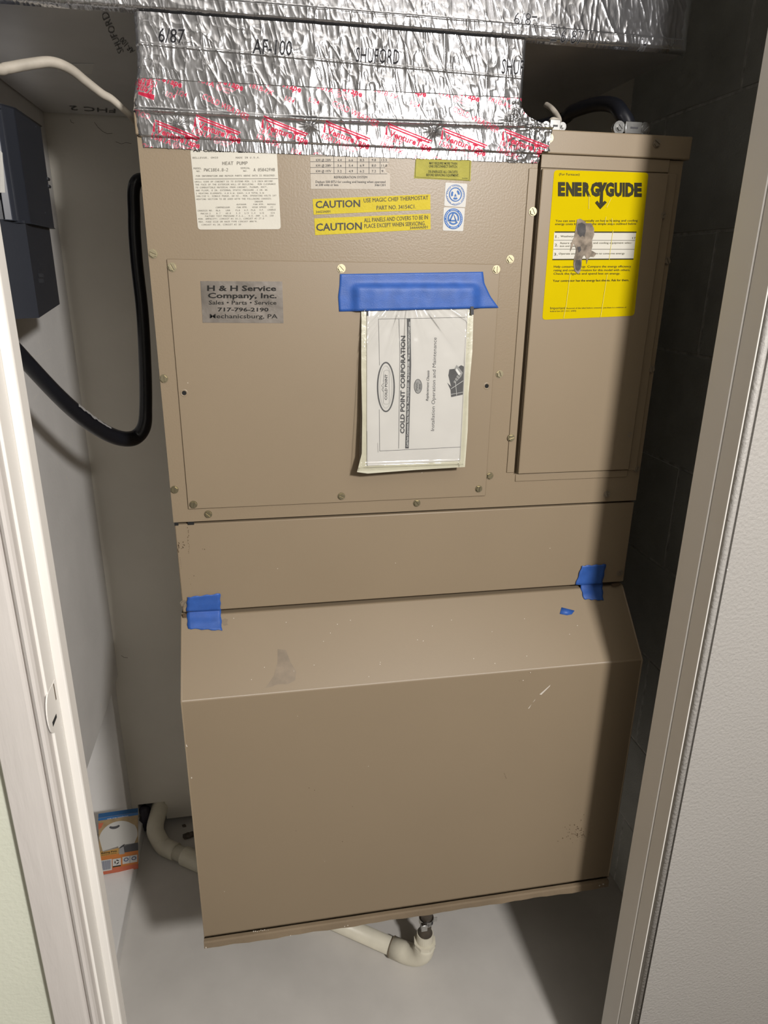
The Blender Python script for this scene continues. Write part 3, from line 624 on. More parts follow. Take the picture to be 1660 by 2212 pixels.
# clear film with folds fanning out from the tape
FM = bpy.data.materials.new('clear_film'); FM.use_nodes = True; nt = FM.node_tree; N = nt.nodes; Lk = nt.links; N.remove(N['Principled BSDF'])
tr = N.new('ShaderNodeBsdfTransparent'); tr.inputs[0].default_value = (.97, .97, .95, 1); gl = N.new('ShaderNodeBsdfGlossy'); gl.inputs['Roughness'].default_value = .10
lw = N.new('ShaderNodeLayerWeight'); lw.inputs[0].default_value = .25; mr = N.new('ShaderNodeMapRange'); mr.inputs[3].default_value = .06; mr.inputs[4].default_value = .6
mx = N.new('ShaderNodeMixShader'); Lk.new(lw.outputs['Fresnel'], mr.inputs[0]); Lk.new(mr.outputs[0], mx.inputs[0]); Lk.new(tr.outputs[0], mx.inputs[1]); Lk.new(gl.outputs[0], mx.inputs[2]); Lk.new(mx.outputs[0], N['Material Output'].inputs[0])
nu, nv = 150, 190; V = []
for i in range(nv + 1):
    v = i / nv
    for k in range(nu + 1):
        u = k / nu; x = (1 - v) * (784 + 238 * u) + v * (776 + 228 * u); y = (1 - v) * 662 + v * (1017 - 8 * u)
        an = math.atan2(x - 882, y - 610 + 1e-6); rad_ = math.hypot(x - 882, y - 610)
        f = 1 - abs(float(vn(np.array(an * 7.5 + 3), np.array(.3))) * 2 - 1); f = f ** 4 * max(0, 1 - (rad_ - 60) / 240) if rad_ > 60 else f ** 4
        f += .07 * float(vn(np.array(u * 14), np.array(v * 22))) + .5 * math.exp(-((u - .02) / .02) ** 2) + .6 * math.exp(-((v - .97) / .012) ** 2) + .5 * math.exp(-((u - .97) / .012) ** 2)
        V.append(MP.at(x, y, .0026 + (.0042 * f) * min(1, (y - 661) / 22)))
build('bag_film', V, [(i * (nu + 1) + k, i * (nu + 1) + k + 1, (i + 1) * (nu + 1) + k + 1, (i + 1) * (nu + 1) + k) for i in range(nv) for k in range(nu)], FM, man, smooth=True, label='clear plastic film with creases fanning from the top')
a = Acc(); decal(a, [(1017, 662), (1024, 662), (1024, 680), (1018, 680)], MP, .0045, .0003); a.build('zipper_end', INKR, man)
# header tape: draped over the packet top
V = []; nu, nv = 60, 16
L0 = [(735, 592), (734, 615), (731, 640), (733, 673)]; R0 = [(1044, 587), (1047, 612), (1060, 640), (1078, 665)]
def lerpL(L, t):
    t *= len(L) - 1; i = min(int(t), len(L) - 2); f = t - i; return (L[i][0] * (1 - f) + L[i + 1][0] * f, L[i][1] * (1 - f) + L[i + 1][1] * f)
for i in range(nv + 1):
    v = i / nv; l, r2 = lerpL(L0, v), lerpL(R0, v)
    for k in range(nu + 1):
        u = k / nu; x = l[0] * (1 - u) + r2[0] * u; y = l[1] * (1 - u) + r2[1] * u
        s = 1 / (1 + math.exp(-(x - 768) / 3)) * 1 / (1 + math.exp((x - 1030) / 3)) * 1 / (1 + math.exp(-(y - 617) / 2.0))
        h = .0028 + s * (.0060 + .0006 * math.sin(x * .11)) + .0004 * float(vn(np.array(x * .05), np.array(y * .05)))
        V.append(P0.at(x, y, h))
tape('painters_tape', V, [(i * (nu + 1) + k, i * (nu + 1) + k + 1, (i + 1) * (nu + 1) + k + 1, (i + 1) * (nu + 1) + k) for i in range(nv) for k in range(nu)], 'wide strip of blue tape holding up the bagged manual')

# ------------------------------------------------------------------ foil plenum and duct
SS = 3
def raster(can, acc, X0, Z0, st, val, clip=None):
    """fill the flat letter shapes of acc into the fine canvas `can` (value val)"""
    V = np.array(acc.V); H_, W_ = can.shape; h = st / SS
    for f in acc.F:
        for t in ([f] if len(f) == 3 else [(f[0], f[i], f[i + 1]) for i in range(1, len(f) - 1)]):
            p = (V[list(t)][:, [0, 2]] - (X0 - st / 2, Z0 - st / 2)) / h - .5
            x0, x1 = max(int(p[:, 0].min()) - 1, 0), min(int(p[:, 0].max()) + 2, W_ - 1); y0, y1 = max(int(p[:, 1].min()) - 1, 0), min(int(p[:, 1].max()) + 2, H_ - 1)
            if x1 < x0 or y1 < y0: continue
            xs, ys = np.meshgrid(np.arange(x0, x1 + 1), np.arange(y0, y1 + 1))
            d = (p[1, 0] - p[0, 0]) * (p[2, 1] - p[0, 1]) - (p[2, 0] - p[0, 0]) * (p[1, 1] - p[0, 1])
            if abs(d) < 1e-9: continue
            a_ = ((p[1, 0] - xs) * (p[2, 1] - ys) - (p[2, 0] - xs) * (p[1, 1] - ys)) / d; b2 = ((p[2, 0] - xs) * (p[0, 1] - ys) - (p[0, 0] - xs) * (p[2, 1] - ys)) / d
            k = (a_ >= 0) & (b2 >= 0) & (1 - a_ - b2 >= 0)
            if clip is not None: k &= clip[y0:y1 + 1, x0:x1 + 1]
            can[ys[k], xs[k]] = val
def resolve(can, nz, nx):
    ink = np.zeros((nz, nx, 4)); c4 = can.reshape(nz, SS, nx, SS)
    for val, col in ((1, RED), (2, BLK)):
        al = (c4 == val).mean((1, 3)); k = al > 0; ink[k, :3] = col; ink[..., 3] = np.maximum(ink[..., 3], np.clip(al * 1.25, 0, 1))
    # spread the ink colour to the neighbours so that it does not fade through black
    for ax, sh in ((0, 1), (0, -1), (1, 1), (1, -1)):
        n_ = np.roll(ink[..., :3], sh, ax); e = (ink[..., :3].sum(-1) == 0); ink[e, :3] = n_[e]
    return ink
def gridmesh(name, X0, Z0, nx, nz, st, Yf, mask, ink, mt, parent, label=None):
    xs = X0 + st * np.arange(nx); zs = Z0 + st * np.arange(nz); XX, ZZ = np.meshgrid(xs, zs)
    V = np.stack([XX, Yf, ZZ], -1).reshape(-1, 3); idx = np.arange(nx * nz).reshape(nz, nx)
    q = np.stack([idx[:-1, :-1], idx[:-1, 1:], idx[1:, 1:], idx[1:, :-1]], -1)
    km = mask[:-1, :-1] & mask[:-1, 1:] & mask[1:, 1:] & mask[1:, :-1]; q = q[km]
    used = np.unique(q); re = -np.ones(nx * nz, int); re[used] = np.arange(len(used)); q = re[q]; V = V[used]; C_ = ink.reshape(-1, 4)[used]
    me = bpy.data.meshes.new(name); me.vertices.add(len(V)); me.vertices.foreach_set('co', V.ravel()); me.loops.add(q.size); me.loops.foreach_set('vertex_index', q.ravel().astype(np.int32))
    me.polygons.add(len(q)); me.polygons.foreach_set('loop_start', np.arange(0, q.size, 4, dtype=np.int32)); me.polygons.foreach_set('loop_total', np.full(len(q), 4, np.int32)); me.update(calc_edges=True)
    me.polygons.foreach_set('use_smooth', np.ones(len(q), bool))
    at = me.color_attributes.new('ink', 'FLOAT_COLOR', 'POINT'); at.data.foreach_set('color', C_.ravel().astype(np.float32)); me.materials.append(mt)
    o = bpy.data.objects.new(name, me); link(o, parent)
    if label: o['label'] = label
    return o
def crinkle(X, Z, amp=1.0):
    wx = fbm(X * 30, Z * 30, 2) * .004
    big = ridge((X + wx) * 42, Z * 13 + 5) ** 3 * .0011
    med = ridge((X + wx) * 95 + 9, Z * 34) ** 3 * .00055
    fine = ridge(X * 230 + Z * 60, Z * 95 + 3) ** 2 * .00020
    diag = ridge((X + Z * .6) * 60 + 31, (Z - X * .3) * 28) ** 5 * .0007
    return .8 * amp * (.7 * big + 1.25 * med + 2.2 * fine + diag + .0012 * vn(X * 16, Z * 14))
RED = lin((176, 40, 66)); BLK = (.02, .02, .022)
plen = thing('foil_plenum', 'shiny crinkled foil wrapped plenum box on top of the tan cabinet', 'plenum', (.22, .15, ZP))
box('plenum_core', (.012, .432, .003, .38, ZP + .001, 1.5605), FOILU, plen)
st = .0005; X0 = -.0028; Z0 = 1.4335; nx = int(.4835 / st); nz = int((1.5615 - Z0) / st)
XX, ZZ = np.meshgrid(X0 + st * np.arange(nx), Z0 + st * np.arange(nz))
PF = PY(-.0085)
def zat(px, py): return PF.at(px, py)[2]
PT_ = PY(-.0018); zbp = [PT_.at(*p) for p in ((299, 318), (561, 330), (760, 338), (1020, 347), (1165, 353))]
zb = np.interp(XX[0], [p[0] for p in zbp], [p[2] for p in zbp]) + .0004 * (vn(XX[0] * 300, XX[0] * 0) - .5)
zpk = np.interp(XX[0], [PF.at(300, 170)[0], PF.at(1130, 213)[0]], [PF.at(300, 170)[2], PF.at(1130, 213)[2]])  # top edge of the lettered tape
zf = np.interp(XX[0], [PF.at(300, 240)[0], PF.at(700, 262)[0], PF.at(1130, 275)[0]], [zat(300, 240), zat(700, 262), zat(1130, 275)])
zl = XX[0] * 0 + 1.4470
xr = np.where(ZZ > 1.494, .4385, np.where(ZZ > 1.4755, .4385 + .040 * (np.clip((1.494 - ZZ) / .0185, 0, 1)) ** 2.2, .4785 - .0035 * vn(ZZ * 200, ZZ * 0)))
xr = np.where(ZZ < 1.4495, .4665 + .001 * vn(ZZ * 400, ZZ * 0), xr)
xl = np.interp(ZZ, [1.437, 1.450, 1.470, 1.490, 1.510, 1.56], [.0015, .0000, -.0012, .0020, .0075, .0085]) + .0008 * (vn(ZZ * 300, ZZ * 0 + 4) - .5)
mask = (ZZ >= zb[None, :]) & (XX <= xr) & (XX >= xl)
tape_amp = np.where(ZZ < zpk, .75, 1.15); tape_amp = np.where(ZZ < zl, .28, tape_amp)
D = crinkle(XX, ZZ) * tape_amp
D += .0006 * np.exp(-((ZZ - zat(700, 132) - (XX - .23) * -.02) / .0012) ** 2)
D += .0016 * np.exp(-((ZZ - zf - .001) / .0022) ** 2) * (.4 + vn(XX * 40, XX * 0 + 2))
D += .0003 * ridge(XX * 500, ZZ * 60) * (ZZ < zl)
for (px, py, s_) in ((385, 270, 1), (670, 272, 1), (937, 283, 1.1), (1098, 258, .8)):
    c = PF.at(px, py); dx = XX - c[0]; dz = ZZ - c[2]; rr_ = np.hypot(dx, dz); an = np.arctan2(dz, dx)
    D += s_ * .0030 * np.exp(-(rr_ / .0042) ** 2) + s_ * .0010 * np.exp(-(rr_ / .014) ** 2) * (ridge(an * 3.2 + 9, rr_ * 30) ** 2)
g_ = (XX > .425) & (ZZ < 1.50)
D += np.where(g_, .0012 * ridge(XX * 170, ZZ * 190) ** 2, 0)
edge = np.clip((.0065 - (XX - xl)) / .0065, 0, 1); D -= .008 * edge ** 2
D -= np.where(ZZ > 1.4935, .006 * np.clip((XX - (.4385 - .005)) / .005, 0, 1) ** 2, 0)
base = np.where(ZZ > zf, -.0095, np.where(ZZ > zl, -.0072, -.0014)); Yf = base - D
can = np.zeros((nz * SS, nx * SS), np.uint8); GEO = (X0, Z0, st)
def vcol(c): return 1 if c is RED else 2
def fink(s, p0, p1, cap, col, bold=.01, clip=None, **k):
    a = Acc(); txt(a, s, p0, p1, cap, PF, 0, bold=bold, **k); raster(can, a, *GEO, vcol(col), clip)
def fpoly(P, col, clip=None):
    a = Acc(); poly(a, P, PF, 0); raster(can, a, *GEO, vcol(col), clip)
up_ = np.repeat(np.repeat(ZZ > zpk[None, :], SS, 0), SS, 1); lo_ = ~up_
fink('6/87', (342, 92), (399, 95), 32, BLK, .016, up_); fink('AF-100', (545, 117), (630, 122), 34, BLK, .016, up_); fink('SHUFORD', (767, 135), (862, 140), 33, BLK, .016, up_); fink('SHUF', (1082, 160), (1130, 163), 33, BLK, .016, up_)
def brand(x, y, s2, left=0, clip=None):
    """one repeat of the lettered tape pattern; (x,y) = top left of the word mark"""
    cl = lo_ if clip is None else clip; d = np.array((.930, .368)); dn = np.array((-.368, .930))
    def q(u, v): return tuple(np.array((x, y)) + d * u + dn * v)
    fpoly([q(0, 0), q(104, 0), q(103, 3.6), q(1, 3.6)], RED, cl); fpoly([q(6, 5), q(102, 5), q(100, 9), q(8, 9)], RED, cl)
    fpoly([q(2, 5), q(10, 26), q(4, 26), q(0, 8)], RED, cl)
    fink('VentureTape', q(12, 25.5), q(110, 22.5), 14.5, RED, .035, cl)
    if s2: 
        fink('1581A', q(5, 39), q(50, 38), 11, RED, .02, cl)
        a = Acc(); ringm(a, *q(61, 34), 7, 7, 1.3, PF, 0, 24); raster(can, a, *GEO, 1, cl)
        fink('UL', q(57, 37), q(65, 37), 6, RED, .02, cl); fink('LISTED', q(71, 33), q(92, 33), 4.5, RED, .02, cl); fink('PART', q(72, 40), q(86, 40), 4, RED, .02, cl)
    else:
        fink('181A-P', q(4, 37), q(46, 36), 10.5, RED, .015, cl); fink('181B-FX', q(3, 51), q(56, 50), 10.5, RED, .015, cl); fink('1/24', q(84, 50), q(105, 50), 11, RED, .01, cl)
top = [(335, 258, 1), (424, 247, 1), (570, 250, 0), (704, 260, 1), (838, 265, 0), (958, 275, 1), (1090, 277, 0)]
for (x, y, k) in top: brand(x, y, k)
for (x, y, k) in [(318, 130, 0), (450, 136, 1), (575, 140, 0), (707, 150, 1), (845, 150, 0), (960, 160, 1), (1090, 170, 0)]: brand(x - 20, y, k)
for (x, y) in ((436, 213), (716, 228), (976, 240)): fink('COLD WEATHER', (x, y), (x + 100, y + 48), 13, RED, .012, lo_)
for (x, y) in ((402, 325), (676, 336), (936, 345), (292, 312)): fink('COLD WEATHER', (x, y), (x + 100, y + 48), 13, RED, .012, lo_)
fink('1/24', (381, 205), (403, 212), 11, RED, .01, lo_); fink('1/24', (666, 220), (688, 228), 11, RED, .01, lo_); fink('COLL', (326, 247), (290, 236), 12, RED, 0, lo_)
fink('1581A', (340, 178), (298, 170), 12, RED, .02); fink('Vent', (334, 197), (298, 183), 15, RED, .03); fpoly([(299, 198), (335, 206), (333, 218), (299, 205)], RED)
gridmesh('foil_wrap', X0, Z0, nx, nz, st, Yf, mask, resolve(can, nz, nx), FOIL, plen, 'crinkled silver foil with black and red tape lettering')
# duct
duct = thing('air_duct', 'large foil wrapped air duct running across the top of the closet', 'duct', (.2, .25, 1.562))
V, F = boxm(-.222, .640, .0, YB - .004, 1.5625, 1.90)
build('duct_body', V, F, FOILU, duct, label='dull grey foil underside and body')
st = .0007; X0 = -.2235; Z0 = 1.5605; nx = int(.873 / st); nz = int(.105 / st); XX, ZZ = np.meshgrid(X0 + st * np.arange(nx), Z0 + st * np.arange(nz))
PQ = PY(-.012); zband = np.interp(XX[0], [PQ.at(600, 8)[0], PQ.at(1130, 52)[0], PQ.at(1440, 82)[0]], [PQ.at(600, 8)[2], PQ.at(1130, 52)[2], PQ.at(1440, 82)[2]])
D = crinkle(XX + 3.3, ZZ + 1.7) * np.where(ZZ > zband, .75, 1.0); D += np.where(ZZ < zband, .0012, 0) + .0006 * np.exp(-((ZZ - zband) / .001) ** 2)
rb = np.clip((.006 - (ZZ - Z0)) / .006, 0, 1); D -= .008 * rb ** 2
re_ = np.clip((XX - .628) / .021, 0, 1); D -= .020 * re_ ** 2.2
Yf = -.0075 - D - .0015 * vn(XX * 9, XX * 0 + 1)
can = np.zeros((nz * SS, nx * SS), np.uint8); GEO = (X0, Z0, st)
PF_, PF = PF, PQ
fink('6/8', (1112, 52), (1149, 54), 29, BLK, 0); fink('-', (1150, 45), (1162, 46), 34, BLK, 0); fink('6/87', (1212, 89), (1262, 93), 28, BLK, 0); fink('SH', (1385, 108), (1398, 109), 28, BLK, .02)
for k in range(4): fpoly([(1194 + (k == 3) * -2, 50 + k * 11), (1206, 51 + k * 11), (1205, 54 + k * 11), (1192, 53 + k * 11)], BLK)
gridmesh('duct_wrap', X0, Z0, nx, nz, st, Yf, np.ones((nz, nx), bool), resolve(can, nz, nx), FOIL, duct, 'crinkled silver foil front with black stamped numbers')
# the same foil carries on up the front, above the lettered strip
st = .002; Zu = Z0 + .105 - .0012; nx = int(.873 / st); nz = int((1.902 - Zu) / st); XX, ZZ = np.meshgrid(X0 + st * np.arange(nx), Zu + st * np.arange(nz))
D = crinkle(XX + 3.3, ZZ + 1.7) * .75 - .020 * np.clip((XX - .628) / .021, 0, 1) ** 2.2
gridmesh('duct_wrap', X0, Zu, nx, nz, st, -.0075 - D - .0015 * vn(XX * 9, XX * 0 + 1), np.ones((nz, nx), bool), np.zeros((nz, nx, 4)), FOIL, duct)
# faint stamps on the dull underside
DU = Plane((0, 0, 1.5623), (0, 0, -1)); a = Acc()
txt(a, 'SHUFORD', (268, 112), (232, 24), 14, DU, .0004, bold=-.01); txt(a, 'AF-100', (292, 110), (266, 80), 12, DU, .0004)
txt(a, 'FHC 2', (250, 236), (150, 229), 9, DU, .0004); a.build('stamped_lettering', mat('faint_ink', (.12, .12, .12), .6, .3), duct)
for q_ in ([(120, 137), (203, 138), (198, 160), (125, 155)],):
    a = Acc(); decal(a, q_, DU, .0004); a.build('tape_patch', mat('foil_patch', (.86, .86, .86), .4, .9), duct)

# ------------------------------------------------------------------ disconnect switch box
db = thing('disconnect_box', 'black electrical disconnect box mounted on the left closet wall', 'electrical box', (-.19, .11, 1.252))
xb = -.15
pr = [(XL, .052), (-.175, .052), (xb, .080), (xb, .187), (XL, .187)]
def chamf(pr, z0, z1, cut):
    V, F = prism([(x, y, z0) for x, y in pr], (0, 0, z1 - z0)); return V, F
V, F = chamf(pr, 1.250, 1.363, 0); V[3] = (V[3][0], V[3][1], 1.262); V[4] = (V[4][0], V[4][1], 1.262)
low = build('lower_housing', V, F, BLACK, db)
pr2 = [(XL, .040), (-.182, .040), (-.176, .060), (-.155, .072), (-.1465, .090), (-.1465, .200), (XL, .200)]
build('upper_cover', *prism([(x, y, 1.360) for x, y in pr2], (0, 0, .125)), BLACK, db, bevel=.0018)
extr_z('front_rib', [(-.186, .036), (-.180, .036), (-.178, .052), (-.186, .052)], 1.362, 1.476, BLACKE, db, bevel=.001)
extr_z('front_rib', [(-.166, .058), (-.158, .062), (-.156, .072), (-.166, .070)], 1.362, 1.480, BLACKE, db, bevel=.001)
for zz in (1.4225, 1.4135):
    V, F = tube([(-.1475, .196, zz), (-.1475, .207, zz)], .0022, 10); build('screw_tip', V, F, BLACK, db)
a = Acc(); PX = Plane((xb, 0, 0), (1, 0, 0))
txt(a, 'UL', (80, 562), (88, 577), 5, PX, .0003); 
for y0 in (590, 602): poly(a, [(82, y0), (94, y0 + 1), (95, y0 + 9), (84, y0 + 9)], PX, .0003)
line(a, (72, 533), (79, 540), .8, PX, .0003)
a.build('moulded_marks', mat('embossed_gray', (.045, .05, .06), .4), low)
a = Acc(); a.add(*tube(catmull([(-.2, .051, 1.246), (-.196, .05, 1.252), (-.1935, .05, 1.262)], 4), .0045, 8)); a.build('paint_splash', PAINTDRIP, db, label='dried white paint at the lower corner')
a = Acc(); decal(a, [(0, 325), (5, 330), (11, 416), (0, 416)], PY(.038), .0008); a.build('white_tag', CWHITE, db)

# ------------------------------------------------------------------ scuffs on the closet walls
PWL = Plane((XL, 0, 0), (1, 0, 0)); a = Acc()
for p, q, wd in (((70, 775), (112, 752), .9), ((82, 742), (86, 735), .9), ((136, 768), (142, 760), 1.0), ((138, 812), (146, 800), .9), ((71, 865), (84, 850), .8), ((155, 935), (158, 945), 1.0), ((143, 1028), (147, 1040), .8), ((68, 772), (76, 766), 1.3), ((224, 1410), (226, 1424), 1.0), ((217, 1518), (220, 1530), 1.1), ((185, 1600), (189, 1612), .9)):
    line(a, p, q, wd, PWL, .0004)
for p in ((123, 992, 1), (125, 1001, .9), (113, 1020, .8), (144, 1057, .8), (181, 1338, .8), (184, 1347, .8), (185, 1473, .8), (188, 1589, 1.1), (195, 1608, 1), (112, 1152, .7)): speckle(a, [p], PWL, .0004)
a.build('scuff_marks', mat('pale_scuff', (.86, .83, .76), .7), wl, label='pale scratches and paint flecks')
PWB = PY(YB); a = Acc()
for L in ([(204, 264), (212, 275), (222, 284), (232, 289), (243, 288)], [(152, 258), (154, 264), (160, 266)], [(250, 306), (262, 311), (272, 308), (284, 310)], [(262, 1416), (268, 1420), (276, 1421)]):
    for p, q in zip(L, L[1:]): line(a, p, q, 1.0, PWB, .0004)
a.build('hairline_cracks', mat('crack_dark', (.20, .18, .15), .9), bpy.data.objects['wall_back'], label='thin dark hairline cracks')

# ------------------------------------------------------------------ cables
def Y_(y, px, py): return PY(y).at(px, py)
cp_ = [Y_(-.09, -45, 665), Y_(-.05, -5, 712), Y_(-.01, 40, 763), Y_(.05, 117, 846), Y_(.10, 168, 893), Y_(.155, 222, 931), Y_(.19, 262, 947), Y_(.21, 292, 945), Y_(.215, 311, 922), Y_(.22, 315, 880), Y_(.22, 314, 800), Y_(.22, 308, 680), Y_(.225, 295, 560), Y_(.23, 290, 470), Y_(.23, 297, 390), (.014, .475, 1.435), (.05, .49, 1.50), (.3, .47, 1.512)]
cp_ = cp_[:15] + [(.006, .26, 1.425), (-.004, .33, 1.47), (.03, .42, 1.505), (.2, .45, 1.508), (.38, .43, 1.506), (.45, .33, 1.506)] + [Y_(.20, 1190, 266), Y_(.14, 1240, 240), Y_(.09, 1290, 225), Y_(.05, 1328, 228), Y_(.03, 1345, 247), (.5905, .024, 1.490), (.5905, .024, 1.478)]
pts = catmull(cp_, 12)
V, F = tube(pts, fit_rad([.0080, .0092, .0112, .0118, .0095, .0088, .0086, .0086, .0086, .0086, .0088, .0092, .0092], pts), 22)
tag(build('power_cable', V, F, CORDM, smooth=True), 'thick black power cable looping from the disconnect box up beside the cabinet', 'cable')
cord = bpy.data.objects['power_cable']
# dried paint along its underside
def smear(i0, i1, wd, side, seed):
    rr = random.Random(seed); V = []; F = []; n = i1 - i0
    for i in range(i0, i1):
        p = np.array(pts[i]); t = np.array(pts[i + 1]) - np.array(pts[i - 1]); t /= np.linalg.norm(t); v = CAM - p; v -= t * (v @ t); v /= np.linalg.norm(v); s_ = np.cross(t, v)
        r0 = .0090 if i > 74 else np.interp(i, [12, 36, 50], [.0086, .0110, .0118]) if i < 66 else .0100
        for a_ in (side - wd * (.4 + rr.random()), side + wd * (.3 + .9 * rr.random())):
            V.append(p + (v * math.cos(a_) + s_ * math.sin(a_)) * (r0 + .0003))
    for i in range(n - 1): F.append((2 * i, 2 * i + 1, 2 * i + 3, 2 * i + 2))
    build('paint_smear', V, F, PAINTDRIP, cord, smooth=True, label='dried pale paint smear')
smear(44, 62, .22, -.95, 1); smear(20, 44, .04, -1.15, 2); smear(84, 98, .3, .6, 3); smear(72, 80, .25, -.8, 5)
wc = [(-.205, -.06, 1.500), Y_(-.01, -20, 148), Y_(.0, 15, 147), Y_(.01, 60, 139), Y_(.02, 110, 134), Y_(.03, 150, 148), Y_(.04, 185, 175), Y_(.05, 220, 202), Y_(.055, 240, 213), Y_(.06, 262, 232), Y_(.065, 285, 255), Y_(.10, 305, 290), (.03, .42, 1.49), (.06, .47, 1.478)]
wc = wc[:11] + [(-.006, .12, 1.462), (-.012, .3, 1.45)]
pw = catmull(wc, 8)
V, F = tube(pw, fit_rad([.0052, .0055, .0052, .0045, .0036, .003], pw), 14); tag(build('control_cable', V, F, WCORD, smooth=True), 'dirty white cable sagging under the duct at upper left', 'cable')
gw = [(.4925, .030, 1.473), (.4925, .032, 1.490), Y_(.035, 1208, 262), Y_(.05, 1203, 248), Y_(.06, 1192, 234), Y_(.075, 1180, 226)]
V, F = tube(catmull(gw, 8), .0034, 12); tag(build('thermostat_wire', V, F, WCORD, smooth=True), 'short grey brown wire rising from the cabinet top beside the plenum', 'wire')
# cable clamp connectors on the cabinet top
def connector(cx, cy, s_, label):
    t = thing('cable_connector', label, 'connector', (cx, cy, ZP), 'cable connectors on the cabinet top')
    V, F = tube([(cx, cy, ZP - .001), (cx, cy, ZP + .004)], .0155 * s_, 28); build('locknut', V, F, STEEL, t)
    a = Acc(); pr = []
    for i in range(16): pr.append((cx + .0125 * s_ * math.cos(i * math.pi / 8), cy + .0125 * s_ * math.sin(i * math.pi / 8)))
    extr_z('collar', pr, ZP + .004, ZP + .0135, STEEL, t, smooth=False)
    a = Acc(); hx = .0235 * s_; r0 = .0062 * s_
    for sx in (-1, 1):
        c = (cx + sx * (hx - r0)); k = 14
        P = [(c + r0 * 1.15 * math.cos(q * 6.2832 / k), cy - .0135 * s_, ZP + .0085 + r0 * 1.15 * math.sin(q * 6.2832 / k)) for q in range(k)]; a.add(*prism(P, (0, .006, 0)))
    a.box(cx - .0105 * s_, cx + .0115 * s_, cy - .0165 * s_, cy - .009 * s_, ZP + .002, ZP + .0155); a.build('clamp_strap', STEEL, t, bevel=.0006)
    box('strap_groove', (cx - .004 * s_, cx + .006 * s_, cy - .0169 * s_, cy - .016 * s_, ZP + .0075, ZP + .0095), INKR, t)
    for sx in (-1, 1):
        o = bpy.data.objects.new('clamp_screw', smz); COL.objects.link(o); o.parent = t; o.matrix_parent_inverse = Matrix.Translation(-Vector(t.location)); o.location = (cx + sx * (hx - r0), cy - .0135 * s_, ZP + .0085); o.rotation_euler = (0, .8 * sx, 0); o.scale = (.95 * s_, 1.2, .95 * s_)
    return t
smz = sm.copy(); smz.materials.clear(); smz.materials.append(STEEL)
connector(.5905, .024, 1, 'zinc cable clamp holding the black cable on the cabinet top')
connector(.4925, .030, .62, 'small zinc cable clamp around the thin wire beside the plenum')

# ------------------------------------------------------------------ drain pipe
dp = thing('drain_pipe', 'white PVC drain pipe run along the closet floor under the cabinet', 'pipe', (.15, .28, 0))
PR = .0172; zc = PR + .001; A_ = np.array((-.172, .476, zc)); B_ = np.array((.383, .084, zc)); dv = (B_ - A_) / np.linalg.norm(B_ - A_)
V, F = tube([A_ + dv * .02, B_ - dv * .02], PR, 28); build('straight_pipe', V, F, PVC, dp, smooth=True)
V, F = tube([A_ + dv * .085, A_ + dv * .0852, A_ + dv * .14, A_ + dv * .1402], [PR, PR + .004, PR + .004, PR], 28); build('coupling', V, F, PVC, dp, smooth=False)
# front elbow turning upward
e0 = B_ - dv * .062; e1 = B_ - dv * .034
top_ = np.array((B_[0] + .014, B_[1] - .010, 0)); el = [e0, e1] + [B_ - dv * .034 + (dv * .040 * math.sin(t) + np.array((0, 0, 1)) * .034 * (1 - math.cos(t))) for t in np.linspace(.15, math.pi / 2, 10)]
el += [el[-1] + np.array((.0006, 0, .004)), el[-1] + np.array((.0012, 0, .010))]
V, F = tube(el, [PR + .0032] * len(el), 30); build('elbow', V, F, PVC, dp, smooth=True)
V, F = tube([e0 - dv * .0008, e0 + dv * .0006], [PR + .0036] * 2, 30); build('joint_line', V, F, STAIN, dp)
tp = el[-1]; z_ = tp[2]
k = 8; pr = [(tp[0] + (PR + .0042) * math.cos(i * math.pi / 4 + .2), tp[1] + (PR + .0042) * math.sin(i * math.pi / 4 + .2)) for i in range(k)]
extr_z('hex_collar', pr, z_, z_ + .010, PVC, dp, bevel=.001)
V, F = tube([(tp[0], tp[1], z_ + .010), (tp[0], tp[1], z_ + .030)], [.0165, .0160], 26); build('bushing', V, F, PVC, dp)
V, F = tube([(tp[0], tp[1], z_ + .024), (tp[0], tp[1], z_ + .0315), (tp[0] + .0005, tp[1], z_ + .038), (tp[0] + .001, tp[1], z_ + .060), (tp[0] + .001, tp[1], z_ + .09), (tp[0] + .002, tp[1] - .004, z_ + .14), (tp[0] + .004, tp[1] - .01, ZB + .003)], [.0135, .0145, .0112, .0108, .0125, .013, .013], 22)
build('rubber_hose', V, F, RUBBER, dp, smooth=True, label='dark stained rubber hose end')
V, F = tube([(tp[0] + .001, tp[1], z_ + .060), (tp[0] + .001, tp[1], z_ + .071)], [.0142, .0142], 26); cl = build('hose_clamp', V, F, STEEL, dp)
a = Acc(); a.box(tp[0] - .013, tp[0] - .001, tp[1] - .020, tp[1] - .012, z_ + .058, z_ + .073); a.build('clamp_housing', STEEL, cl, bevel=.001)
a = Acc(); a.box(tp[0] + .013, tp[0] + .022, tp[1] - .004, tp[1] - .0035, z_ + .060, z_ + .071); a.build('clamp_tail', STEEL, cl)
a = Acc()
for i in range(7): a.box(tp[0] + .001 + i * .0016, tp[0] + .0017 + i * .0016, tp[1] - .0150 + i * .0006, tp[1] - .013 + i * .0006, z_ + .062, z_ + .069)
a.build('clamp_thread', INKR, cl)
# rear elbow going into the wall hole
el = [A_ + dv * .06, A_ + dv * .03] + [A_ + dv * (.03 * (1 - t)) + np.array((-.002, .016, .020)) * t * t for t in (.3, .6, .85, 1.0)] + [A_ + np.array((-.003, .030, .028)), A_ + np.array((0, .052, .034)), A_ + np.array((.003, .085, .037)), A_ + np.array((.004, .10, .038))]
el = catmull(el, 3); V, F = tube(el, PR + .0025, 26); build('elbow', V, F, PVC, dp, smooth=True)
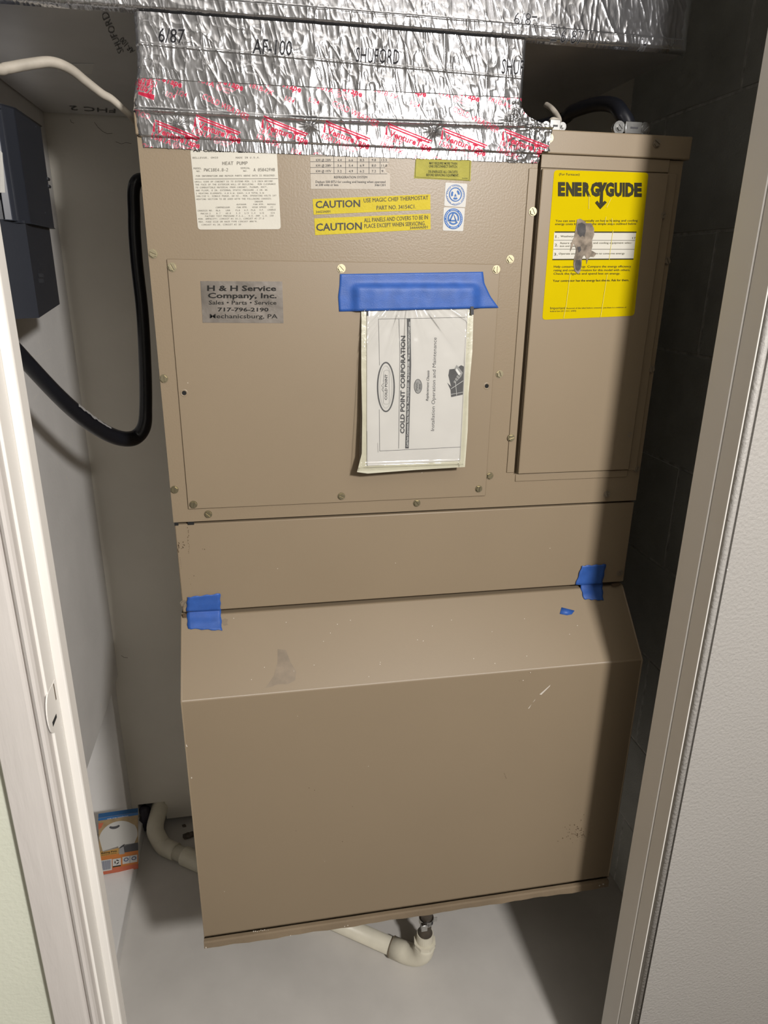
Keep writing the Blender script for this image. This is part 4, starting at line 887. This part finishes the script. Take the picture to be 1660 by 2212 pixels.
# dark bag in the hole and rubble at the wall foot
V, F = tube(catmull([(-.2045, .542, .004), (-.203, .538, .02), (-.203, .540, .045), (-.2015, .548, .068)], 4), [.006, .010, .0125, .013, .0135, .014, .0145, .0145, .015, .0145, .014, .013, .010][:13], 14)
V = [(v[0] + .003 * math.sin(v[2] * 160), v[1] + .003 * math.cos(v[0] * 400 + v[2] * 90), v[2]) for v in V]
tag(build('plastic_bag', V, F, BAGM, smooth=True), 'crumpled dark purple plastic stuffed into the wall hole beside the pipe', 'bag')
rb_ = random.Random(8)
for i in range(9):
    x, y, s_ = rb_.uniform(-.14, -.03), rb_.uniform(.50, .54), rb_.uniform(.004, .010); bm = bmesh.new(); bmesh.ops.create_icosphere(bm, subdivisions=1, radius=s_)
    for v in bm.verts: v.co = Vector((v.co.x * rb_.uniform(.8, 1.6) + x, v.co.y * rb_.uniform(.7, 1.1) + y, max(v.co.z * rb_.uniform(.5, .9) + s_ * .55, .0003)))
    me = bpy.data.meshes.new('rubble_piece'); bm.to_mesh(me); bm.free(); me.materials.append(PAINTDRIP if i == 3 else DEBRIS)
    o = bpy.data.objects.new('rubble_piece', me); COL.objects.link(o); tag(o, 'small bit of rubble on the floor along the foot of the back wall', 'rubble', 'rubble at the foot of the back wall')

# ------------------------------------------------------------------ small carton on the sill
cb = thing('carton', 'small orange, white and blue product carton standing on the sill by the left wall', 'box', (-.235, .40, .038))
cw, chh, ct = .0405, .148, .014; ang = math.radians(9)
Mx = Matrix.Translation((-.2385, .385, .038)) @ Matrix.Rotation(ang, 4, 'Z') @ Matrix.Rotation(math.radians(5.5), 4, 'Y') @ Matrix.Rotation(math.radians(-3), 4, 'X')
def CT(V): return [tuple(Mx @ Vector(v)) for v in V]
V, F = boxm(-cw, cw, 0, ct, 0, chh); cbx = build('carton_body', CT(V), F, TANC, cb, bevel=.0008)
def cpoly(name, P, mt, off): 
    return build(name, CT([(x * cw, -.0003 * off, z * chh) for x, z in P]), [tuple(range(len(P)))], mt, cbx)
def arc(cx, cz, rx, rz, a0, a1, n=10): return [(cx + rx * math.cos(math.radians(a0 + (a1 - a0) * i / n)), cz + rz * math.sin(math.radians(a0 + (a1 - a0) * i / n))) for i in range(n + 1)]
cpoly('blue_band', [(-1, .955), (1, .955), (1, 1), (-1, 1)], BLUEC, 1); build('blue_top', CT([(-cw, 0, chh + .0004), (cw, 0, chh + .0004), (cw, ct, chh + .0004), (-cw, ct, chh + .0004)]), [(0, 1, 2, 3)], BLUEC, cbx); cpoly('red_corner', [(-1, .91), (-1, .80), (-.86, .83), (-.74, .91)], REDO, 1)
cpoly('white_shape', [(-.80, .40)] + arc(0, .60, 1.0, .30, 168, 60, 12) + arc(.55, .62, .42, .22, 50, -8, 6) + [(.80, .47), (.2, .44)], CWHITE, 1)
cpoly('orange_band', [(-1, 0), (1, 0), (1, .33), (-1, .33)], ORANGE, 1); cpoly('red_band', [(-1, 0), (1, 0), (1, .09), (-1, .09)], REDO, 2)
cpoly('yellow_panel', [(-1, .33), (-.05, .33), (-.02, .46), (-1, .41)], mat('ochre_carton', (.45, .25, .06), .5), 1)
cpoly('gray_panel', [(.05, .33), (1, .33), (1, .47), (.2, .47), (.05, .44)], MIDG, 1); cpoly('pipe_picture', [(.02, .31), (.30, .31), (.24, .45), (.05, .45)], LTG, 2)
cpoly('pipe_shade', [(.02, .43), (.30, .49), (.27, .45), (.05, .42)], INKR, 3)
cpoly('curved_mark', arc(-.20, .83, .28, .055, 190, 350, 8) + arc(-.20, .84, .20, .02, 350, 190, 8), MIDG, 2)
cpoly('barcode_panel', [(-.98, .06), (-.36, .06), (-.36, .26), (-.98, .26)], CWHITE, 3); cpoly('symbol_panel', [(-.32, .12), (.10, .12), (.10, .25), (-.32, .25)], CWHITE, 3); cpoly('logo_panel', [(.18, .13), (.95, .13), (.95, .26), (.18, .26)], CWHITE, 3)
a = Acc(); bb = Acc()
def cq(acc, x0, x1, z0, z1, off=4): acc.add(CT([(x0 * cw, -.0003 * off, z0 * chh), (x1 * cw, -.0003 * off, z0 * chh), (x1 * cw, -.0003 * off, z1 * chh), (x0 * cw, -.0003 * off, z1 * chh)]), [(0, 1, 2, 3)])
for i in range(11): cq(bb, -.94 + i * .048, -.94 + i * .048 + .026, .085, .245)
cq(a, -.32, .10, .105, .125); cq(bb, .555, .575, .13, .26)
for c0 in range(3):
    an = c0 * 120 + 20; P = arc(-.11, .19, .12, .040, an, an + 85, 5) + arc(-.11, .19, .07, .022, an + 85, an, 5); a.add(CT([(x * cw, -.0012, z * chh) for x, z in P]), [tuple(range(len(P)))])
for cx_ in (.37, .77):
    P = arc(cx_, .205, .13, .035, 0, 360, 14)[:-1]; Q = arc(cx_, .205, .08, .020, 0, 360, 14)[:-1]
    bb.add(CT([(x * cw, -.0012, z * chh) for x, z in P + Q]), [(i, (i + 1) % 14, 14 + (i + 1) % 14, 14 + i) for i in range(14)])
def ctxt(acc, s, x0, x1, z, h, off=4, bold=0):
    V, F = text_mesh(s, bold); xa, xb2 = V[:, 0].min(), V[:, 0].max()
    acc.add(CT([((x0 + (x1 - x0) * (v[0] - xa) / (xb2 - xa)) * cw, -.0003 * off, (z + v[1] / .72 * h) * chh) for v in V]), F)
ctxt(a, 'Baking Pots', -.88, -.1, .375, .028, bold=.02); ctxt(a, 'all purpose cleaning', -.88, -.12, .345, .018)
a.build('black_print', INK, cbx); bb.build('blue_print', mat('slate_ink', (.09, .11, .2), .5), cbx)
wtx = Acc(); ctxt(wtx, 'easy snap installation', -.55, .5, .963, .022); wtx.build('white_print', WHITEI, cbx)

# lettering, specks and other marks too small to be picked apart one by one
for o in bpy.data.objects:
    if o.type == 'MESH' and o.name.split('.')[0] in ('printing', 'heading', 'cover_art', 'logo_plate', 'white_lettering', 'emblem', 'ring_lettering', 'stamped_lettering', 'moulded_marks', 'black_print', 'blue_print',
            'white_print', 'paint_chips', 'rust_spots', 'scratches', 'chipped_edge', 'crease', 'torn_patch', 'clamp_thread', 'slot_gap', 'zipper_end', 'hinge_tab', 'scuff_marks', 'hairline_cracks'): o['kind'] = 'stuff'
